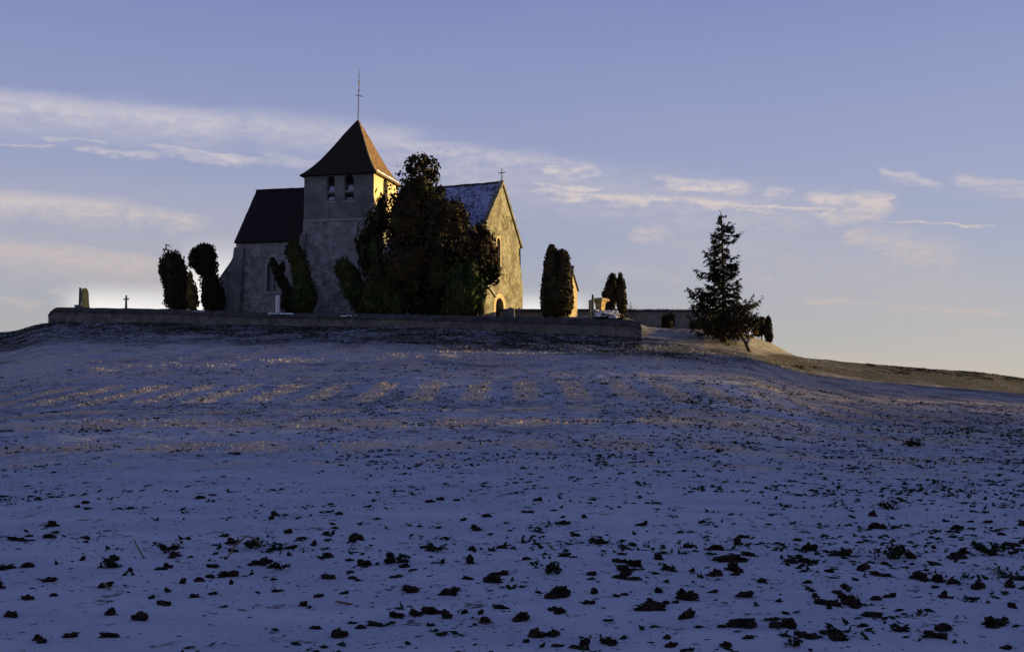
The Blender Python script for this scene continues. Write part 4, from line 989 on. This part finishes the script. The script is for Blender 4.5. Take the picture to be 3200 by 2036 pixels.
# ------------------------------------------------------------------ unseen wood added outside the frame on the right to shade the field
def wood():
    P = []; tr_ = MB(); rr_ = random.Random(2); e = Vector((math.cos(R(SUN_AZ)), math.sin(R(SUN_AZ)), 0)); n = Vector((-e.y, e.x, 0))
    for u in list(np.arange(-16, 55, 3.2))+[57, 62]:
        for row in range(2):
            c = e*(215+row*9+rr_.uniform(-2, 2))+n*(u+rr_.uniform(-1, 1)); z = hz(c.x, c.y); hgt = rr_.uniform(20, 24)
            hgt += min(3.5, max(0, u-20)*.12)
            tr_.tube([Vector((c.x, c.y, z-.3)), Vector((c.x, c.y, z+hgt*.8))], [.3, .1], 6)
            nl = 130 if 41 < u < 56 else 200 if 25 < u < 41 else 900; q = rng.normal(size=(nl, 3)); q /= np.linalg.norm(q, axis=1)[:, None]; q *= rng.uniform(.3, 1.05, nl)[:, None]
            P.append(q*np.array([2.9, 2.9, hgt*.5])+np.array([c.x, c.y, z+hgt*.52]))
    V, Fq = leaves(np.vstack(P), .75, .1, 1.4)
    o = mesh_np('added_shade_wood', V, Fq, M['yew'], None); tag(o, 'unseen evergreen wood added to shade the field from the right', 'wood', kind='stuff')
wood()

# ------------------------------------------------------------------ clods, litter and weeds on the field
def clod_mesh(i):
    v, f = ICO3; r_ = np.random.default_rng(100+i)
    st = r_.uniform(.0, 80)
    vv = v.copy(); q = 1+1.5*n3(v*1.3, st, 1.2)+.9*n3(v*3.5, st+9, 1.5)
    q = np.clip(q+.25*n3(v*7, st+3, 1.5), .45, 1.7); vv = vv*q[:, None]*np.array([r_.uniform(.8, 1.6), r_.uniform(.6, 1.0), r_.uniform(.5, 1.05)])
    vv[:, 2] += .12; vv[:, 0] += .4*vv[:, 2]*r_.uniform(-1, 1)
    return vv*.5, f
CM = []; CR = []
for i in range(14):
    vv, f = clod_mesh(i); me = bpy.data.meshes.new('soil_clod'); me.from_pydata([tuple(a) for a in vv], [], [tuple(a) for a in f]); me.materials.append(M['clod']); CM.append(me)
    v2, f2 = ICO2; CR.append(None)
N = 52000
yy = np.where(rng.uniform(0, 1, N) < .45, np.sqrt(rng.uniform(5.5**2, 48**2, N)), rng.uniform(5.5, 32, N)); xx = yy*rng.uniform(-.50, .50, N)
cl_ = fbm(xx*.35, yy*.9, 61, 3)+.25*fbm(xx*1.5, yy*1.5, 77, 2)
sz = .014*rng.pareto(2.4, N)+.006; sz = np.minimum(sz, .085)
rowb = np.exp(-((yy-11.4)/1.5)**2)*.3
keep = (rng.uniform(0, 1, N) < np.clip(.35+cl_*1.9+rowb, .03, 1))
right = np.clip(xx/yy*2, 0, 1); sz = sz*(1+.2*right+.5*rowb)
keep &= ~((yy > 24) & (sz < .018))
xx, yy, sz = xx[keep], yy[keep], sz[keep]
sz = np.where(yy > 15, np.minimum(sz, .07+.0*yy), sz)
# clods read off the photograph: (px, py, width px)
CL = {(2030, 1898): 'large upright dark clod standing tallest among the clods right of centre', (2140, 1935): 'wedge shaped dark clod low on the right of centre, slanting to the left', (1285, 1852): 'slanting oblong clod left of the centre of the foreground', (1745, 1865): 'long clod sloping down to the right near the middle of the foreground', (85, 1875): 'rounded dark clod near the left edge of the foreground', (2885, 1815): 'broad clod under a slanting stalk at the right', (2990, 1745): 'broad lumpy clod behind the sprawling leafy weed at the right', (3180, 1810): 'big clod cut by the right edge of the photo', (2280, 1755): 'wide ragged clod heap right of centre in the middle foreground', (2920, 1992): 'long flat clod at the bottom right', (1175, 1955): 'pointed clod near the bottom left of centre', (715, 1800): 'flat pair forming clod left of centre, the bigger of two side by side'}
BIG = [(2030, 1898, 95), (1285, 1852, 80), (1745, 1865, 95), (2140, 1935, 100), (1300, 1928, 75), (1345, 1918, 80), (1395, 1930, 70), (1400, 1858, 95), (535, 1745, 70), (715, 1800, 70), (660, 1805, 45), (85, 1875, 70), (470, 1870, 45), (525, 1853, 42), (610, 1868, 48), (510, 1890, 70), (540, 1715, 60), (1175, 1955, 58), (1240, 1930, 75), (1630, 1940, 70), (1680, 1993, 70), (1730, 1988, 75), (1820, 2018, 80), (2885, 1815, 95), (2990, 1745, 85), (3180, 1810, 70), (2280, 1755, 120), (2690, 1780, 70), (2670, 1895, 90), (2720, 1925, 75), (2850, 1745, 75), (2960, 1970, 80), (3110, 1960, 100), (3170, 1900, 70), (2920, 1992, 110), (2410, 1937, 55), (2425, 1962, 60), (2330, 1955, 90), (2560, 1888, 50), (40, 1930, 60), (120, 2000, 60), (220, 1995, 62), (2620, 2000, 80), (2815, 1975, 60), (1480, 1650, 40), (1115, 1680, 45), (1330, 1712, 48), (60, 1690, 60), (150, 1680, 55), (1220, 1760, 60), (1760, 1740, 45), (1900, 2015, 75), (2100, 2020, 60), (430, 1935, 70), (350, 1920, 60), (990, 1965, 45), (1950, 1785, 80), (1980, 1770, 70), (2380, 1820, 55), (20, 1780, 60), (900, 1665, 50)]
bx = []; 
for (px, py, w) in BIG:
    g = ground_at(px, py); bx.append((g.x, g.y, w*g.y/F/2.1))
xx = np.append(xx, [b[0] for b in bx]); yy = np.append(yy, [b[1] for b in bx]); sz = np.append(sz, [b[2] for b in bx])
zz = H(xx, yy); scr = sz/yy
infr = (np.abs(xx/yy) < .445) & (zz-1.6 > -yy*.222)
order = np.argsort(-(scr*infr)); ind = order[:300]; rest = order[300:]
def rotm(a, b, c): return Matrix.Rotation(a, 3, 'Z') @ Matrix.Rotation(b, 3, 'X') @ Matrix.Rotation(c, 3, 'Y')
for n_i, i in enumerate(ind):
    o = bpy.data.objects.new('soil_clod', CM[n_i % len(CM)])
    o.location = (xx[i], yy[i], zz[i]); o.rotation_euler = (random.uniform(-.25, .25), random.uniform(-.25, .25), random.uniform(-.6, .6)+(math.pi if random.random() < .5 else 0)); s = sz[i]
    o.scale = (s*random.uniform(.9, 1.3), s, s*random.uniform(.75, 1.3)); link(o)
    lab = CL.get(BIG[i-(len(xx)-len(BIG))][:2]) if i >= len(xx)-len(BIG) else None
    tag(o, lab or 'dark crumbly soil clod poking out of the frosty field in the foreground', 'clod', 'soil clods scattered on the frosty field')
VV = []; FF = []; nb = 0
v2, f2 = ICO2; v1, f1 = ico(1)
prot = []
for i in range(10):
    st = 5+i*7.3; q = 1+1.5*n3(v2*1.3, st, 1.2)+.8*n3(v2*3.5, st+9, 1.5); p_ = v2*q[:, None]*np.array([1.5, .8, .45])*.5; p_[:, 2] += .1; prot.append((p_, f2))
    q = 1+1.6*n3(v1*1.5, st, 1.2); p_ = v1*q[:, None]*np.array([1.6, .8, .42])*.5; prot.append((p_, f1))
for i in rest:
    k = random.randrange(10)*2+(0 if scr[i] > .0045 else 1); p_, f_ = prot[k]; a = random.uniform(0, 6.28); c, s = math.cos(a), math.sin(a)
    q = p_*sz[i]; q = np.stack([(q[:, 0]*c-q[:, 1]*s), q[:, 0]*s+q[:, 1]*c, q[:, 2]*random.uniform(.6, 1.3)], 1)+np.array([xx[i], yy[i], zz[i]])
    VV.append(q); FF.append(f_+nb); nb += len(q)
o = mesh_np('soil_crumbs', np.vstack(VV), np.vstack(FF), M['clod'], None, 3); tag(o, 'countless small dark soil crumbs strewn over the frosty field', 'soil crumbs', kind='stuff')
# dark stubble and grass on the rough bank
Ps = []
n = 110000; px = rng.uniform(0, 3200, n); D = np.interp(px, KPX, KD); y = D-rng.uniform(.3, 13, n); x = (px-CX)/F*y*1.008
dens = fbm(x*.5, y*.5, 33, 4)+.7*fbm(x*2.2, y*2.2, 35, 2)+.14-.022*(D-y); ok = (dens > .05)&(rng.uniform(0,1,n)<.6) & ~((px > 2000) & (px < 2700) & (D-y < 9)); x, y = x[ok], y[ok]
V, Fq = leaves(np.stack([x, y, H(x, y)+.02], 1), .06, .25, 1.9)
o = mesh_np('rough_grass', V, Fq, M['weed'], None); tag(o, 'dark tufty grass and weeds growing on the bank below the wall', 'grass', kind='stuff')
n = 60000; y = np.where(rng.uniform(0, 1, n) < .5, np.sqrt(rng.uniform(6**2, 62**2, n)), rng.uniform(6, 45, n)); x = y*rng.uniform(-.48, .48, n); dens = .6*fbm(x*.45, y*.6, 91, 4)+fbm(x*3, y*3, 95, 3)+.09*np.clip(x/y*2.2, -.5, 1)-.0016*np.maximum(y-15, 0); ok = dens > .10; x, y = x[ok], y[ok]
ax_ = rng.normal(size=(len(x), 3))*np.array([1, .5, .25])
V, Fq = leaves(np.stack([x, y, H(x, y)+.008], 1), .018+.0007*y, 0, 2.6, .8, ax_)
o = mesh_np('field_weeds', V, Fq, M['weed'], None); tag(o, 'tiny dark weeds and plant litter scattered across the frosty field', 'weeds', kind='stuff')
# frosted stubble standing in drilled blocks and bands
M['stubble'] = leafmat('frosted_stubble', (.50, .40, .30), (.66, .56, .46), None, 5)
n = 230000; y = np.sqrt(rng.uniform(20**2, 76**2, n)); x = y*rng.uniform(-.47, .40, n); yj = y+1.4*fbm(x*.35, y, 12, 3)
B = lambda c, w, f: np.clip(1-(np.abs(yj-c)-w)/f, 0, 1)
rw = np.sin(x*3.2+2.5*fbm(x*.12, y*.12, 44, 2))*.5+.5+1.1*fbm(x*1.2, y*1.2, 14, 3); gap = (fbm(x*.35, y*.2, 16, 3)+.12 > 0)
dn = np.maximum(B(46, 4.2, 1)*np.clip((rw-.45)*4, 0, 1), gap*np.maximum(np.maximum(B(37.2, .35, .5), B(32.8, .9, .8)*.9), np.maximum(B(25.4, .7, .6)*.8, B(21.6, .2, .3)*.4)))
dn = np.maximum(dn, .35*(y > 52)*np.clip(fbm(x*.5, y*.5, 18, 4)*5+.4, 0, 1)); dn = dn*np.clip((6-(x-y*.30))/6, 0, 1)*(fbm(x*2.5, y*3.5, 19, 3) > -.05)
ok = rng.uniform(0, 1, n) < dn*.75; x, y = x[ok], y[ok]
V, Fq = leaves(np.stack([x, y, H(x, y)+.015], 1), .030+.0004*y, .5, 1.7, .6)
o = mesh_np('stubble', V, Fq, M['stubble'], None); tag(o, 'pale frosted stubble in drilled blocks and bands across the middle of the field', 'stubble', kind='stuff')
# individual weeds
WD = [(1710, 1790, 90, 'large dark green weed tuft, biggest in the foreground right of centre'), (2790, 1745, 95, 'dark leafy weed tuft among big clods at the right'), (3090, 1735, 100, 'sprawling leafy weed with forked stem near the right edge'), (1240, 1762, 70, 'small leafy green weed left of centre beside a long clod'),
      (520, 1728, 75, 'weed clump with upright twig over a big clod at the left'), (780, 1712, 80, 'weed clump under a bent dry stalk'), (865, 1720, 50, 'thin curved weed just right of the bent dry stalk'), (2590, 1990, 70, 'weed tuft at the bottom edge right of centre'), (1865, 1700, 50, 'upright dark weed in the middle distance right of centre'),
      (340, 1775, 75, 'spiky weed left of centre between soil clods'), (880, 1780, 55, 'low weed among clods left of centre'), (2095, 1785, 55, 'two sprigged weed right of the big green tuft'), (1365, 1725, 55, 'little weed behind two small clods at centre'), (2770, 1590, 50, 'small weed tuft far back at the right'), (2245, 1415, 34, 'lone dark green weed standing up in the mid field'),
      (740, 1420, 22, 'tiny upright weed in the left mid field'), (2850, 1395, 60, 'dark weed patch on the rough ground at the right'), (2480, 2018, 60, 'flat weed at the bottom edge near a forked stalk')]
for (px, py, w, lab) in WD:
    g = ground_at(px, py); s = w*g.y/F/2; t = thing('weed', lab, 'weed', g)
    st = MB(); LP = []
    for k in range(9):
        a = random.uniform(0, 6.28); L = s*random.uniform(.6, 1.3); tip = g+Vector((L*math.cos(a), L*math.sin(a)*.8, L*random.uniform(.1, .75)))
        m_ = g.lerp(tip, .5)+Vector((0, 0, .25*L)); st.tube([g, m_, tip], [s*.03, s*.02, s*.01], 4)
        for q in range(26): f_ = random.uniform(.2, 1.05); p_ = g.lerp(m_, f_*2) if f_ < .5 else m_.lerp(tip, f_*2-1); LP.append(tuple(p_+Vector([random.gauss(0, s*.10) for _ in range(3)])))
    st.build('stem', M['straw'], t); LP = np.array(LP); LP[:, 2] = np.maximum(LP[:, 2], g.z+.004)
    V, Fq = leaves(LP, s*.17, 0, 1.5, .6); mesh_np('foliage', V, Fq, M['weed'], t)
def stalk(pl, label, r=.006):
    g = ground_at(*pl[0]); t = thing('dry_stalk', label, 'stalk', g); mb = MB(); mb.tube([g]+[at(x, y, g.y+.05*i) for i, (x, y) in enumerate(pl[1:])], [r]*(len(pl)-1)+[r*.5], 5); mb.build('stem', M['straw'], t)
stalk([(708, 1744), (735, 1705), (768, 1674), (790, 1678), (815, 1700)], 'bent dry stalk arching over a weed clump in the left foreground', .010)
stalk([(345, 1844), (330, 1825), (322, 1818)], 'short straight dry stalk sticking out of the snow at the left', .009)
stalk([(2880, 1790), (2845, 1795), (2825, 1768)], 'slanting stalk above the big clod at the right', .009)
stalk([(3125, 1805), (3110, 1782), (3085, 1770)], 'forked stalk near the right edge', .009)
stalk([(1735, 1722), (1718, 1706), (1712, 1700)], 'thin leaning stalk behind the large green weed', .008)
stalk([(450, 1745), (425, 1700), (418, 1682)], 'upright thin twig beside the leftmost weed clump', .008)
stalk([(1100, 1888), (1060, 1880), (1048, 1876)], 'flat dry stalk lying on the snow left of centre', .010)
